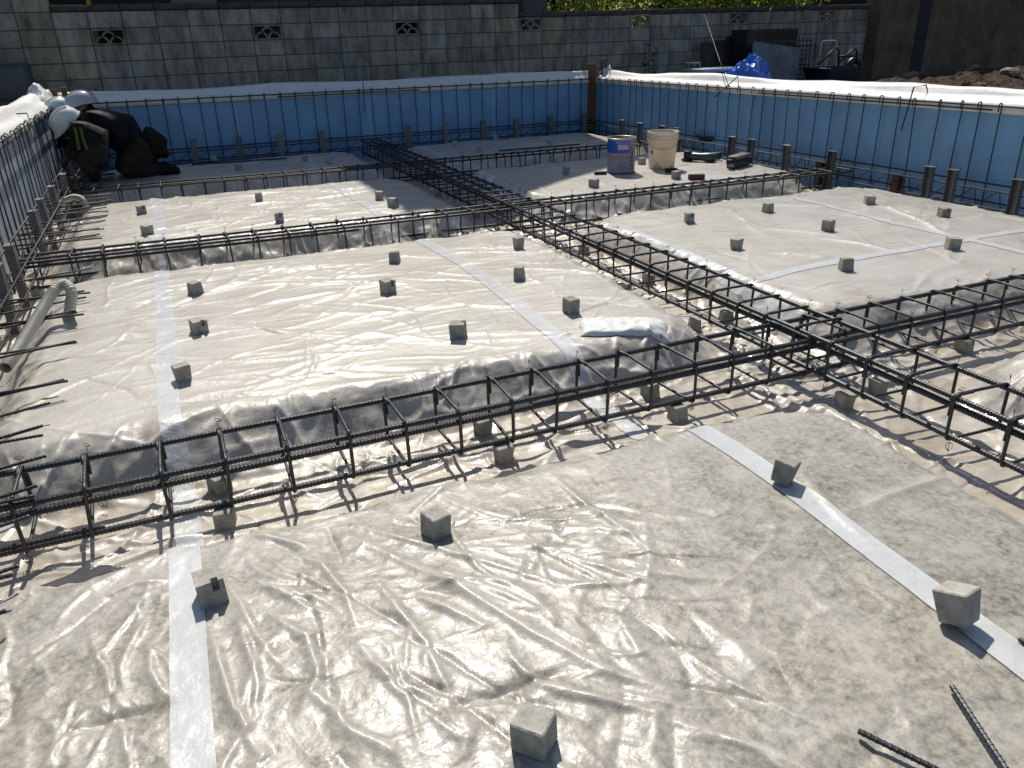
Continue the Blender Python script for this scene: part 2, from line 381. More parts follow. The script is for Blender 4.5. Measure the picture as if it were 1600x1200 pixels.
def film_material():
    mt = bpy.data.materials.new('clear_film_over_gravel'); mt.use_nodes = True
    n = mt.node_tree.nodes; l = mt.node_tree.links; b = n['Principled BSDF']
    tc = n.new('ShaderNodeTexCoord'); at = n.new('ShaderNodeAttribute'); at.attribute_name = 'gap'
    ct = n.new('ShaderNodeAttribute'); ct.attribute_name = 'clear'
    def noise(s, d=6, r=.6):
        t = n.new('ShaderNodeTexNoise'); t.inputs['Scale'].default_value = s; t.inputs['Detail'].default_value = d; t.inputs['Roughness'].default_value = r
        l.new(tc.outputs['Object'], t.inputs['Vector']); return t
    def ramp(src, stops):
        r = n.new('ShaderNodeValToRGB'); e = r.color_ramp.elements
        while len(e) < len(stops): e.new(.5)
        for q, (p, c) in zip(e, stops): q.position = p; q.color = (*c, 1)
        l.new(src, r.inputs[0]); return r.outputs[0]
    def mix(a, b_, fac, mode='MIX'):
        m_ = n.new('ShaderNodeMix'); m_.data_type = 'RGBA'; m_.blend_type = mode
        for s, i in ((a, 6), (b_, 7)):
            if isinstance(s, tuple): m_.inputs[i].default_value = (*s, 1)
            else: l.new(s, m_.inputs[i])
        if isinstance(fac, float): m_.inputs[0].default_value = fac
        else: l.new(fac, m_.inputs[0])
        return m_.outputs[2]
    gravel = ramp(noise(55, 5, .7).outputs['Fac'], [(.30, (.085, .080, .068)), (.46, (.235, .22, .18)), (.64, (.38, .36, .305))])
    big = ramp(noise(1.7, 2).outputs['Fac'], [(.35, (.82, .82, .82)), (.65, (1.08, 1.06, 1.02))])
    gravel = mix(gravel, big, .8, 'MULTIPLY')
    milky = ramp(noise(4, 3).outputs['Fac'], [(.3, (.44, .41, .36)), (.7, (.56, .535, .485))])
    stain = ramp(noise(2.3, 3, .7).outputs['Fac'], [(.60, (1, 1, 1)), (.74, (.86, .74, .56))])
    milky = mix(milky, stain, .7, 'MULTIPLY')
    m1 = n.new('ShaderNodeMath'); m1.operation = 'MULTIPLY_ADD'; m1.inputs[1].default_value = -.55; l.new(at.outputs['Fac'], m1.inputs[0]); l.new(ct.outputs['Fac'], m1.inputs[2]); m1.use_clamp = True
    patch = ramp(noise(7, 3, .7).outputs['Fac'], [(.32, (.45, .45, .45)), (.62, (1, 1, 1))])
    m2 = n.new('ShaderNodeMath'); m2.operation = 'MULTIPLY'; l.new(m1.outputs[0], m2.inputs[0]); l.new(patch, m2.inputs[1])
    c = mix(milky, gravel, m2.outputs[0])
    tr_ = n.new('ShaderNodeAttribute'); tr_.attribute_name = 'trench'
    earth = ramp(noise(6, 4, .7).outputs['Fac'], [(.36, (.44, .41, .35)), (.5, (.37, .31, .22)), (.66, (.27, .20, .125))])
    tm = n.new('ShaderNodeMath'); tm.operation = 'MULTIPLY'; tm.inputs[1].default_value = .6; l.new(tr_.outputs['Fac'], tm.inputs[0])
    c = mix(c, earth, tm.outputs[0]); l.new(c, b.inputs['Base Color'])
    b.inputs['Roughness'].default_value = .44; b.inputs['Specular IOR Level'].default_value = .5
    b.inputs['Coat Weight'].default_value = .5; b.inputs['Coat Roughness'].default_value = .085; b.inputs['Coat IOR'].default_value = 1.5
    bp = n.new('ShaderNodeBump'); bp.inputs['Strength'].default_value = .55; bp.inputs['Distance'].default_value = .004
    h = n.new('ShaderNodeMath'); h.operation = 'ADD'
    n1 = noise(26, 2, .6); n2 = noise(110, 2, .6)
    s2 = n.new('ShaderNodeMath'); s2.operation = 'MULTIPLY'; s2.inputs[1].default_value = .3; l.new(n2.outputs['Fac'], s2.inputs[0])
    l.new(n1.outputs['Fac'], h.inputs[0]); l.new(s2.outputs[0], h.inputs[1]); l.new(h.outputs[0], bp.inputs['Height'])
    # long streaky tension folds on the mounds behind, tight crinkles on the near one
    cr_ = n.new('ShaderNodeAttribute'); cr_.attribute_name = 'crumple'
    warp = noise(1.3, 2); va = n.new('ShaderNodeVectorMath'); va.operation = 'MULTIPLY_ADD'; va.inputs[1].default_value = (.5, .5, .5)
    l.new(warp.outputs['Color'], va.inputs[0]); l.new(tc.outputs['Object'], va.inputs[2])
    def ridge(sc, rot, detail):
        mp = n.new('ShaderNodeMapping'); mp.inputs['Scale'].default_value = sc; mp.inputs['Rotation'].default_value = (0, 0, rot); l.new(va.outputs[0], mp.inputs[0])
        t = n.new('ShaderNodeTexNoise'); t.noise_type = 'RIDGED_MULTIFRACTAL'; t.normalize = True; t.inputs['Scale'].default_value = 1; t.inputs['Detail'].default_value = detail; t.inputs['Lacunarity'].default_value = 2.1
        l.new(mp.outputs[0], t.inputs['Vector']); return t.outputs['Fac']
    st1 = ridge((1.3, 15, 1), .12, 2); st2 = ridge((2.2, 11, 1), -.5, 2); ck = ridge((13, 15, 6), .4, 2)
    vf = n.new('ShaderNodeTexVoronoi'); vf.inputs['Scale'].default_value = 11; l.new(va.outputs[0], vf.inputs['Vector'])
    def mul(a_, b__):
        q_ = n.new('ShaderNodeMath'); q_.operation = 'MULTIPLY'
        for i_, x_ in enumerate((a_, b__)):
            if isinstance(x_, float): q_.inputs[i_].default_value = x_
            else: l.new(x_, q_.inputs[i_])
        return q_.outputs[0]
    def add(a_, b__):
        q_ = n.new('ShaderNodeMath'); l.new(a_, q_.inputs[0]); l.new(b__, q_.inputs[1]); return q_.outputs[0]
    inv = n.new('ShaderNodeMath'); inv.operation = 'SUBTRACT'; inv.inputs[0].default_value = 1; l.new(cr_.outputs['Fac'], inv.inputs[1])
    hh = add(mul(mul(add(st1, mul(st2, .6)), inv.outputs[0]), .9), mul(mul(add(ck, mul(vf.outputs['Distance'], .9)), cr_.outputs['Fac']), .7))
    bp2 = n.new('ShaderNodeBump'); bp2.inputs['Strength'].default_value = .6; bp2.inputs['Distance'].default_value = .012
    l.new(hh, bp2.inputs['Height']); l.new(bp.outputs[0], bp2.inputs['Normal'])
    l.new(bp2.outputs[0], b.inputs['Normal']); l.new(bp2.outputs[0], b.inputs['Coat Normal'])
    return mt
FILM = film_material()
me = bpy.data.meshes.new('film'); nv = nx*ny
me.vertices.add(nv); me.vertices.foreach_set('co', np.stack([GX.ravel(), GY.ravel(), Hh.ravel()], 1).astype(np.float32).ravel())
ii, jj = np.meshgrid(np.arange(nx-1), np.arange(ny-1))
q = np.stack([jj*nx+ii, jj*nx+ii+1, (jj+1)*nx+ii+1, (jj+1)*nx+ii], -1).reshape(-1, 4).astype(np.int32)
me.loops.add(q.size); me.loops.foreach_set('vertex_index', q.ravel())
me.polygons.add(len(q)); me.polygons.foreach_set('loop_start', np.arange(0, q.size, 4, dtype=np.int32))
me.update(calc_edges=True)
at = me.attributes.new('gap', 'FLOAT', 'POINT'); at.data.foreach_set('value', gap.astype(np.float32).ravel())
clear = np.clip(.22+.95*np.clip((2.15-GY)/.5, 0, 1)*on_top*(GX < 2.6)+.55*np.clip(np.abs((SD-.1)), 0, .12)/.12*0+.35*np.exp(-((SD-.06)/.12)**2), 0, 1)
at = me.attributes.new('clear', 'FLOAT', 'POINT'); at.data.foreach_set('value', clear.astype(np.float32).ravel())
at = me.attributes.new('trench', 'FLOAT', 'POINT'); at.data.foreach_set('value', (np.clip((T-.75)/.25, 0, 1)*np.clip(1-V/.02, .2, 1)).astype(np.float32).ravel())
crm = np.clip((2.35-GY)/.3, 0, 1)*(.35+.65*np.clip((1.2-GX)/.7, 0, 1)); crm = np.maximum(crm, np.maximum(T*.7, sl*.8))
at = me.attributes.new('crumple', 'FLOAT', 'POINT'); at.data.foreach_set('value', crm.astype(np.float32).ravel())
me.shade_smooth()
film = struct(new_obj('plastic_film', me, FILM))

# ---- white joint tape stuck on the film
def tape(pts, wd, label=None):
    pts = [Vector((p[0], p[1], 0)) for p in pts]; P_ = [pts[0]]
    for a, b in zip(pts, pts[1:]):
        k = max(1, int((b-a).length/.011))
        P_ += [a+(b-a)*(t/k) for t in range(1, k+1)]
    n = 9; v = []; f = []
    for i, p in enumerate(P_):
        t = (P_[min(i+1, len(P_)-1)]-P_[max(i-1, 0)]).normalized(); s = Vector((-t.y, t.x, 0))
        ww = wd*(1+.02*math.sin(i*.05)+.02*math.sin(i*.021+1))
        off = .004*math.sin(i*.033)
        for k in range(n):
            qv = p+s*(ww*(k/(n-1)-.5)+off); v.append((qv.x, qv.y, hfun(qv.x, qv.y)+.0035))
    for i in range(len(P_)-1):
        for k in range(n-1): f.append((i*n+k, i*n+k+1, (i+1)*n+k+1, (i+1)*n+k))
    o = new_obj('tape_strip', mesh(v, f), TAPE, film, True)
    if label: o['label'] = label
tape([(-.17, .4), (-.165, 2.0), (-.175, 3.2), (-.17, 5.5), (-.17, 7.7)], .082, 'long white tape running from the camera up the left')
tape([(-.17, 7.7), (-.16, 8.8), (-.17, 10.2)], .08)
tape([(1.46, .3), (1.51, 1.25), (1.53, 1.85), (1.49, 2.8), (1.53, 4.4), (1.47, 5.9), (1.42, 7.2)], .085, 'white tape running diagonally past the tilted spacer blocks')
tape([(1.42, 7.2), (1.40, 8.6), (1.52, 9.7), (1.55, 10.3)], .08)
tape([(2.70, 2.45), (2.80, 3.2), (2.86, 3.8), (2.92, 4.95)], .085)
tape([(2.85, 3.30), (3.4, 3.34), (4.0, 3.36), (4.56, 3.35), (5.2, 3.36)], .07)
tape([(4.66, 5.05), (4.6, 4.2), (4.59, 3.2), (4.6, 2.7)], .07)
tape([(2.95, 8.0), (2.92, 7.2), (2.84, 6.3), (2.80, 5.8)], .09)
tape([(3.0, 10.25), (3.02, 9.0), (2.95, 8.4)], .08)

# ================================================================== BLOCK WALL AND WHAT STANDS BEHIND
YB = 12.2
def joint_x(k): return -1.045+.4025*k
def tilt(x): return .0075*(x-4.2)
def build_block_wall():
    root = empty('block_wall', (0, YB, GL), 'weathered grey concrete block boundary wall with fan-shaped openwork blocks', 'wall')
    o = lambda v: (v[0], v[1]-YB, v[2]-GL)
    # body behind the block faces, left open where the openwork blocks sit
    open_cols = {1, 6, 11, 16, 21, 26, 31}
    mt = bpy.data.materials.new('wall_block'); mt.use_nodes = True
    n = mt.node_tree.nodes; l = mt.node_tree.links; b = n['Principled BSDF']; b.inputs['Roughness'].default_value = .95; b.inputs['Specular IOR Level'].default_value = .2
    tc = n.new('ShaderNodeTexCoord'); oi = n.new('ShaderNodeObjectInfo'); geo = n.new('ShaderNodeNewGeometry')
    mp = n.new('ShaderNodeMapping'); mp.inputs['Scale'].default_value = (1.6, 1.6, .55); l.new(geo.outputs['Position'], mp.inputs[0])
    t1 = n.new('ShaderNodeTexNoise'); t1.inputs['Scale'].default_value = 4.5; t1.inputs['Detail'].default_value = 8; t1.inputs['Roughness'].default_value = .7; l.new(mp.outputs[0], t1.inputs['Vector'])
    r1 = n.new('ShaderNodeValToRGB'); e = r1.color_ramp.elements; e[0].position = .34; e[0].color = (.14, .138, .125, 1); e[1].position = .64; e[1].color = (.37, .36, .315, 1)
    l.new(t1.outputs['Fac'], r1.inputs[0])
    mr = n.new('ShaderNodeMapRange'); mr.inputs[3].default_value = .8; mr.inputs[4].default_value = 1.18; l.new(oi.outputs['Random'], mr.inputs[0])
    mx = n.new('ShaderNodeMix'); mx.data_type = 'RGBA'; mx.blend_type = 'MULTIPLY'; mx.inputs[0].default_value = 1; l.new(r1.outputs[0], mx.inputs[6]); l.new(mr.outputs[0], mx.inputs[7])
    t2 = n.new('ShaderNodeTexNoise'); t2.inputs['Scale'].default_value = 1.3; t2.inputs['Detail'].default_value = 4; l.new(geo.outputs['Position'], t2.inputs['Vector'])
    r2 = n.new('ShaderNodeValToRGB'); e = r2.color_ramp.elements; e[0].position = .4; e[0].color = (.93, .96, 1.0, 1); e[1].position = .62; e[1].color = (1.05, 1.0, .9, 1); l.new(t2.outputs['Fac'], r2.inputs[0])
    mx2 = n.new('ShaderNodeMix'); mx2.data_type = 'RGBA'; mx2.blend_type = 'MULTIPLY'; mx2.inputs[0].default_value = 1; l.new(mx.outputs[2], mx2.inputs[6]); l.new(r2.outputs[0], mx2.inputs[7])
    l.new(mx2.outputs[2], b.inputs['Base Color'])
    tb = n.new('ShaderNodeTexNoise'); tb.inputs['Scale'].default_value = 70; tb.inputs['Detail'].default_value = 5; l.new(geo.outputs['Position'], tb.inputs['Vector'])
    bp = n.new('ShaderNodeBump'); bp.inputs['Strength'].default_value = .4; bp.inputs['Distance'].default_value = .006; l.new(tb.outputs['Fac'], bp.inputs['Height']); l.new(bp.outputs[0], b.inputs['Normal'])
    blk = bevel_box((.005, 0, .005), (.3975, .05, .195), .006); blk.materials.append(mt)
    # openwork block: frame plus three arcs
    mb = MB(); fw = .4025; a0, a1, z0, z1 = .005, .3975, .005, .195
    for A, B in (((a0, 0, z0), (a1, .1, z0+.018)), ((a0, 0, z1-.02), (a1, .1, z1)), ((a0, 0, z0+.018), (a0+.022, .1, z1-.02)), ((a1-.022, 0, z0+.018), (a1, .1, z1-.02))): mb.box(A, B)
    def arc(cx, cz, r):
        k = 14; v = []; f = []
        for i in range(k+1):
            a = math.pi*i/k
            for rr in (r, r-.022):
                for yy in (.012, .088): v.append((cx+rr*math.cos(a), yy, cz+rr*math.sin(a)))
        for i in range(k):
            s = i*4; t = s+4; f += [(s, s+1, t+1, t), (s+2, t+2, t+3, s+3), (s, t, t+2, s+2), (s+1, s+3, t+3, t+1)]
        mb.add(v, f)
    arc(.115, .024, .085); arc(.2875, .024, .085); arc(.201, .085, .085)
    openb = mb.mesh(); openb.materials.append(mt)
    ztop = 1.71
    body = MB()
    for k in range(-7, 34):
        x = joint_x(k); zt = ztop+tilt(x)
        rows = range(0, 7)
        if k >= 16: rows = range(1, 7)
        if k < 0: rows = range(-3, 7)
        for r in rows:
            z = zt-.2*(r+1)
            if k in open_cols and r == 1:
                ob = new_obj('openwork_block', openb, None, root); ob.location = o((x, YB, z)); continue
            ob = new_obj('concrete_block', blk, None, root); ob.location = o((x+random.uniform(-.001, .001), YB+random.uniform(-.002, .002), z))
        hi = zt-.2*(0 if k < 16 else 1)
        if k < 0: hi = zt+.6
        if k in open_cols:
            body.box(o((x, YB+.012, GL-.3)), o((x+.4025, YB+.1, zt-.4))); 
            if k < 16: body.box(o((x, YB+.012, zt-.2)), o((x+.4025, YB+.1, zt)))
        else: body.box(o((x, YB+.012, GL-.3)), o((x+.4025, YB+.1, hi)))
        if k >= 0:
            cp = new_obj('coping_stone', bevel_box((.003, 0, 0), (.3995, .16, .075), .012), COPING, root); cp.location = o((x, YB-.03, hi+.004))
    new_obj('mortar_bed', body.mesh(), MORTAR, root)
build_block_wall()

def build_house():
    sid = mat('dark_siding', (.055, .058, .062), .8, 0, .3, (3, .8, 1.2)); roofm = mat('roof_slate', (.04, .04, .045), .7)
    wing = mat('house_window_glass', (.02, .03, .04), .08, 0, .6); panel = mat('grey_plain_wall', (.13, .13, .125), .9, 0, .3, (4, .85, 1.1))
    Y0, Y1 = 13.25, 20.
    FB = bevel_box((0, 0, 0), (.15, .025, 1), .003); FB.materials.append(mat('fence_dark', (.03, .026, .022), .85, vary=.3))
    root = empty('neighbour_house', (2, Y0, GL), 'dark neighbouring house rising behind the block wall at top left', 'house')
    o = lambda x, y, z: (x-2, y-Y0, z-GL)
    # annex on the left, gabled house on the right; unseen upper outline shaped for its shadow edge
    prof = [(.15, GL-.2), (.15, 5.5), (2.8, 5.6), (3.5, 9.35), (3.65, 9.35), (6.3, 7.1), (6.3, GL-.2)]
    N = len(prof); v = [o(x, Y0, z) for x, z in prof]+[o(x, Y1, z) for x, z in prof]
    f = [tuple(range(N-1, -1, -1)), tuple(range(N, 2*N))]+[(i, (i+1) % N, N+(i+1) % N, N+i) for i in range(N)]
    wall = new_obj('wall', mesh(v, f), sid, root)
    rb = MB()
    for (xa, za), (xb, zb) in ((prof[1], prof[2]), (prof[2], prof[3]), (prof[4], prof[5])):
        d = Vector((xb-xa, 0, zb-za)).normalized(); nn = Vector((-d.z, 0, d.x))*.06
        a = Vector((xa, 0, za))-d*.0; b_ = Vector((xb, 0, zb))+d*.15
        q = [Vector(o(p.x, yy, p.z))+off for yy in (Y0-.2, Y1+.2) for p in (a, b_) for off in (Vector((0,0,.004)), nn)]
        rb.add(q, [(0,2,3,1),(4,5,7,6),(0,1,5,4),(2,6,7,3),(0,4,6,2),(1,3,7,5)])
    new_obj('roof', rb.mesh(), roofm, root)
    for x, z in ((.2, 1.35), (.3, 3.6), (3.0, 3.8), (4.6, 3.8), (3.6, 1.35)):
        fr = new_obj('window', bevel_box((0, -.05, 0), (.9, .0, 1.1), .005), PALEM if z > 2 else DARKM, root); fr.location = o(x, Y0-.004, z)
        new_obj('pane', bevel_box((.06, -.062, .06), (.84, -.052, 1.04), .002), wing, fr)
    new_obj('corner_pillar', bevel_box(o(5.84, Y0-.25, GL-.2), o(6.28, Y0-.02, 2.9), .01), panel, root)
    for (xa, xb, yy, zz, lab) in ((-5.5, .3, 13.15, 2.5, 'added dark fence blocking bright sky behind the wall at top left'), (10.6, 18.5, 14.9, 3.2, 'added dark fence blocking bright sky behind the wall at top right')):  # fences added to block bright sky in the openings and gaps
        fr = empty('added_fence', ((xa+xb)/2, yy, GL), lab, 'fence'); x = xa
        while x < xb: ob = new_obj('fence_board', FB, None, fr); ob.location = (x-(xa+xb)/2, 0, -.1); ob.scale.z = zz; x += .148
        new_obj('rail', bevel_box((xa-(xa+xb)/2, .026, .5), (xb-(xa+xb)/2, .07, .58), .003), TIMBERD, fr)
    pp = MB(); pp.tube([o(-.62, Y0-.35, GL), o(-.62, Y0-.35, 2.4)], .03, 8); new_obj('yellow_pipe', pp.mesh(), mat('yellow_paint', (.62, .33, .04), .5), root)
    new_obj('ledge', bevel_box(o(-1.0, Y0-.5, 1.62), o(-.35, Y0-.42, 1.66), .004), PALEM, root)
build_house()

def leaf_mesh(pts, size, seed):
    r = np.random.default_rng(seed); n = len(pts)
    a = r.normal(size=(n, 3)); a /= np.linalg.norm(a, axis=1)[:, None]
    b = np.cross(a, r.normal(size=(n, 3))); b /= np.linalg.norm(b, axis=1)[:, None]; c = np.cross(a, b)
    s = size*(.6+.8*r.random(n))[:, None]
    v = np.stack([pts-b*s, pts+c*s*.45+a*s*.12, pts+b*s, pts-c*s*.45+a*s*.12], 1).reshape(-1, 3)
    f = [(4*i, 4*i+1, 4*i+2, 4*i+3) for i in range(n)]
    return mesh(v.tolist(), f)
def tree(x, y, h, rx, label, seed, m_=LEAF, nleaf=5200, low=1.0):
    r = np.random.default_rng(seed)
    root = empty('garden_tree', (x, y, GL), label, 'tree', 'trees behind the block wall')
    mb = MB(); mb.tube([(0,0,-.1), (.03,0,h*.3), (-.02,.03,h*.6), (.02,0,h*.85)], [.08, .065, .045, .02], 8)
    tips = []
    for k in range(9):
        a = k*2.4; z = h*(.28+.06*k); L = rx*(.6+.4*r.random())
        p1 = (L*.5*math.cos(a), L*.5*math.sin(a), z+L*.35); p2 = (L*math.cos(a), L*math.sin(a), z+L*.6)
        mb.tube([(0, 0, z), p1, p2], [.03, .02, .008], 6); tips += [p1, p2]
    new_obj('trunk', mb.mesh(), BARK, root, True)
    cl = []
    for k in range(34):
        c = np.array(tips[k % len(tips)])+r.normal(size=3)*[rx*.33, rx*.33, h*.12]
        c[2] = min(max(c[2], low), h)
        cl.append(c+r.normal(size=(nleaf//34, 3))*(.16+.14*r.random()))
    new_obj('crown', leaf_mesh(np.concatenate(cl), .05, seed), m_, root)
tree(6.75, 13.7, 2.9, .8, 'leafy tree just right of the pillar behind the block wall', 1, LEAF)
tree(7.9, 14.2, 3.2, .9, 'dark leafy tree between the others behind the block wall', 2, LEAF)
tree(9.0, 13.5, 2.6, .8, 'leafy tree over the wall above the thin leaning rod', 3, LEAF)
tree(10.1, 13.3, 2.7, .9, 'yellow-green leafy tree above the stacked dark crates', 4, LEAF2)
tree(11.1, 13.4, 2.6, .7, 'bright yellow-green bush at the right end of the wall top', 5, LEAF2)
tree(9.6, 19.5, 4.4, 1.4, 'tall dim tree standing furthest back over the wall', 6, LEAF, 8000)
tree(12.6, 19.0, 4.0, 1.3, 'dim tree furthest right behind the block wall', 8, LEAF, 7000)

# brown stained concrete wall at the right
def build_right_wall():
    root = empty('concrete_wall', (12.75, 12.0, GL), 'tall dark brown stained concrete wall at the right edge', 'wall')
    new_obj('wall_slab', bevel_box((-.02, 0, -.3), (4.75, .4, 3.1), .01), BROWNC, root)
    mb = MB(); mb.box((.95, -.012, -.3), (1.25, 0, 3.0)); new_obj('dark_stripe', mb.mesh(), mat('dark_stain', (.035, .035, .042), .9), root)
    r2 = empty('storage_shed', (17.6, 12.4, GL), 'pale brown shed wall at the far right edge above the soil', 'shed')
    new_obj('wall', bevel_box((-.1, 0, .9), (4, 2.5, 3.2), .01), mat('shed_wall', (.2, .15, .12), .9), r2)
    new_obj('base', bevel_box((-.1, .03, -.2), (4, 2.47, .78), .01), BROWNC, r2)
    new_obj('sill', bevel_box((-.14, -.05, .785), (4, .0, .895), .01), GLASSY, r2)
build_right_wall()

# soil heap with stones at the right
def build_soil():
    xs = np.linspace(9.3, 17, 150); ys = np.linspace(7.6, 11.9, 100); X, Y = np.meshgrid(xs, ys)
    h = .24*np.exp(-((X-13.6)/2.2)**2-((Y-9.9)/1.3)**2)+.10*fbm(X*1.5, Y*1.5, 4)+.07*fbm(X*5, Y*5, 4)
    ed = np.clip(np.minimum(np.minimum(X-9.3, 17-X)/.8, np.minimum(Y-7.6, 11.9-Y)/.5), 0, 1)
    Z = GL-.03+np.maximum(h+.09, 0)*ed
    v = np.stack([X.ravel(), Y.ravel(), Z.ravel()], 1); n = len(xs)
    f = [(j*n+i, j*n+i+1, (j+1)*n+i+1, (j+1)*n+i) for j in range(len(ys)-1) for i in range(n-1)]
    o = new_obj('soil_heap', mesh(v.tolist(), f), SOIL); tag(o, 'heap of loose brown soil below the dark concrete wall', 'soil')
    stone = mat('field_stone', (.2, .17, .14), .9, 0, .3, (12, .6, 1.3), vary=.25)
    lab = ['large dark boulder lying left on the soil heap', 'broad flat boulder at the top of the soil heap', 'pale stone on the sunlit side of the soil heap', 'small light stone halfway up the sunlit soil', 'long pale stone at the right edge of the soil heap', 'white chip of stone low on the sunlit soil', 'brown stone half buried at the left foot of the heap', 'small pale stone near the membrane under the soil heap']
    for k, (px, py, s) in enumerate([(1405, 108, .26), (1520, 104, .34), (1537, 117, .1), (1565, 125, .07), (1580, 112, .26), (1552, 129, .08), (1360, 116, .16), (1508, 130, .1)]):
        p = P(px, py, GL+.3); p.y = min(p.y, 11.2)
        ix = min(max(np.searchsorted(xs, p.x), 0), 149); iy = min(max(np.searchsorted(ys, p.y), 0), 99); z = Z[iy, ix]
        bm = bmesh.new(); bmesh.ops.create_icosphere(bm, subdivisions=2, radius=1)
        rr = random.Random(k)
        for vv in bm.verts: vv.co = vv.co*(1+rr.uniform(-.18, .18)); vv.co.z *= .6; vv.co.x *= 1.3
        me_ = bpy.data.meshes.new('st'); bm.to_mesh(me_); bm.free()
        s_ = new_obj('field_stone', me_, stone); s_.scale = (s*.6,)*3; s_.location = (p.x, p.y, z+s*.12); s_.rotation_euler.z = k
        tag(s_, lab[k], 'stone', 'stones on the soil heap')
build_soil()

# ================================================================== FOUNDATION WALLS
def build_forms():
    zb, zt = -.26, .645
    ply = mat('form_panel', (.14, .12, .09), .7)
    specs = [('north', (XW-.06, YN+.045), (XE+.06, YN+.045), (0, 1), 'blue foam insulation lining the far foundation form', []),
             ('east', (XE+.045, YN+.04), (XE+.045, -1.5), (1, 0), 'blue foam insulation lining the right-hand foundation form', []),
             ('west', (XW-.045, 1.0), (XW-.045, YN+.04), (-1, 0), 'foam insulation lining the left-hand foundation form', [])]
    seams_n = [PY(x, 180, YN).x for x in (368, 578, 773)]
    for nm, a, b, out, lab, _ in specs:
        a = Vector((*a, 0)); b = Vector((*b, 0)); d = (b-a); L = d.length; d.normalize(); ov = Vector((*out, 0))
        root = empty('insulated_form', (a.x, a.y, zb), lab, 'formwork')
        if nm == 'north': cuts = [0]+[s-a.x for s in seams_n if 0 < s-a.x < L]+[L]
        else: cuts = list(np.arange(0, L, 1.82))+[L]
        def slab(name, s0, s1, o0, o1, z0, z1, m_):
            pts = []
            for z in (z0, z1):
                for s, o_ in ((s0, o0), (s1, o0), (s1, o1), (s0, o1)):
                    p = d*s+ov*o_; pts.append((p.x, p.y, z-zb))
            mb = MB(); mb.add(pts, [(0,3,2,1),(4,5,6,7),(0,1,5,4),(1,2,6,5),(2,3,7,6),(3,0,4,7)])
            me_ = mb.mesh(); bm = bmesh.new(); bm.from_mesh(me_); bmesh.ops.recalc_face_normals(bm, faces=bm.faces[:]); bm.to_mesh(me_); bm.free()
            return new_obj(name, me_, m_, root)
        for s0, s1 in zip(cuts, cuts[1:]):
            slab('insulation_board', s0+.0015, s1-.0015, 0, .05, zb, zt, BLUE_LIT if nm == 'west' else BLUE)
        if nm == 'north':
            for s in cuts[1:-1]: slab('seam_tape', s-.022, s+.022, -.003, -.0005, zb+.02, zt-.01, BLUE_PALE)
        k = 0
        while k*.91 < L: slab('form_panel', k*.91+.002, min(L, k*.91+.908), .052, .11, zb+.04, zt+.01, ply); k += 1
build_forms()

def drape(name, a, b, out, label, seed, over=.0, lift=0., fold=1.):
    """white membrane folded over the top of the form: a long cushion with a fold along it"""
    a = Vector((*a, 0)); b = Vector((*b, 0)); d = b-a; L = d.length; d.normalize(); ov = Vector((*out, 0))
    prof = [(-.012, .585), (-.016, .615), (-.010, .648), (.02, .668), (.055, .690), (.085, .706), (.10, .735), (.135, .752), (.18, .757), (.225, .742), (.25, .70), (.262, .62), (.268, .45), (.272, .25)]
    n = int(L/.045); k = len(prof); ss = np.linspace(0, L, n)
    nb = fbm(ss*.5+seed*7, ss*0+seed, 3); nc = fbm(ss*1.4+seed*3, ss*0+2*seed, 3); nd = fbm(ss*.8-seed, ss*0+5, 3)
    v = []
    for i, s in enumerate(ss):
        for j, (o_, z) in enumerate(prof):
            t = j/(k-1); amp = max(0, min(1, (j-2)/4))
            zz = z+lift*amp+(.028*nb[i]+.012*nc[i])*amp + .012*fold*math.sin(s*2.1+j*.9+seed)*amp
            oo = o_+(.025*nd[i]*amp)+.008*nc[(i+9*j) % n]*amp
            p = a+d*s+ov*oo; v.append((p.x, p.y, zz))
    f = [(i*k+j, (i+1)*k+j, (i+1)*k+j+1, i*k+j+1) for i in range(n-1) for j in range(k-1)]
    me_ = mesh(v, f); o = new_obj(name, me_, SHEETW, None, True)
    md = o.modifiers.new('thick', 'SOLIDIFY'); md.thickness = .004
    return tag(o, label, 'membrane')
drape('white_membrane', (XW+.02, YN+.03), (XE-.02, YN+.03), (0, 1), 'white membrane draped along the top of the far blue wall', 1)
drape('white_membrane', (XE+.03, YN-.02), (XE+.03, 1.0), (1, 0), 'sunlit white membrane draped along the top of the right-hand blue wall', 2)
drape('white_membrane', (XW-.03, 3.0), (XW-.03, YN-.15), (-1, 0), 'white membrane bunched along the top of the left-hand wall', 3, fold=1.6, lift=.02)
# bunched corner pieces
def bunch(p, sx, sy, h, label, seed):
    xs = np.linspace(-1, 1, 26); X, Y = np.meshgrid(xs, xs); r = np.hypot(X, Y)
    Z = h*np.clip(1-r**1.6, -.6, 1)+.05*fbm(X*2+seed, Y*2, 3)*np.clip(1.3-r, 0, 1)*2+.012*ridged(X*3+seed, Y*1.2)
    v = np.stack([X.ravel()*sx, Y.ravel()*sy, Z.ravel()], 1); n = 26
    f = [(j*n+i, j*n+i+1, (j+1)*n+i+1, (j+1)*n+i) for j in range(n-1) for i in range(n-1)]
    o = new_obj('membrane_fold', mesh(v.tolist(), f), SHEETW, None, True); o.location = p
    md = o.modifiers.new('thick', 'SOLIDIFY'); md.thickness = .004
    tag(o, label, 'membrane')
bunch((-1.25, 10.9, .70), .17, .26, .16, 'crumpled white membrane bunched round the timber stakes at left corner', 3)
bunch((XE+.19, YN-.04, .72), .09, .12, .1, 'raised white membrane fold right of the far corner stakes', 9)

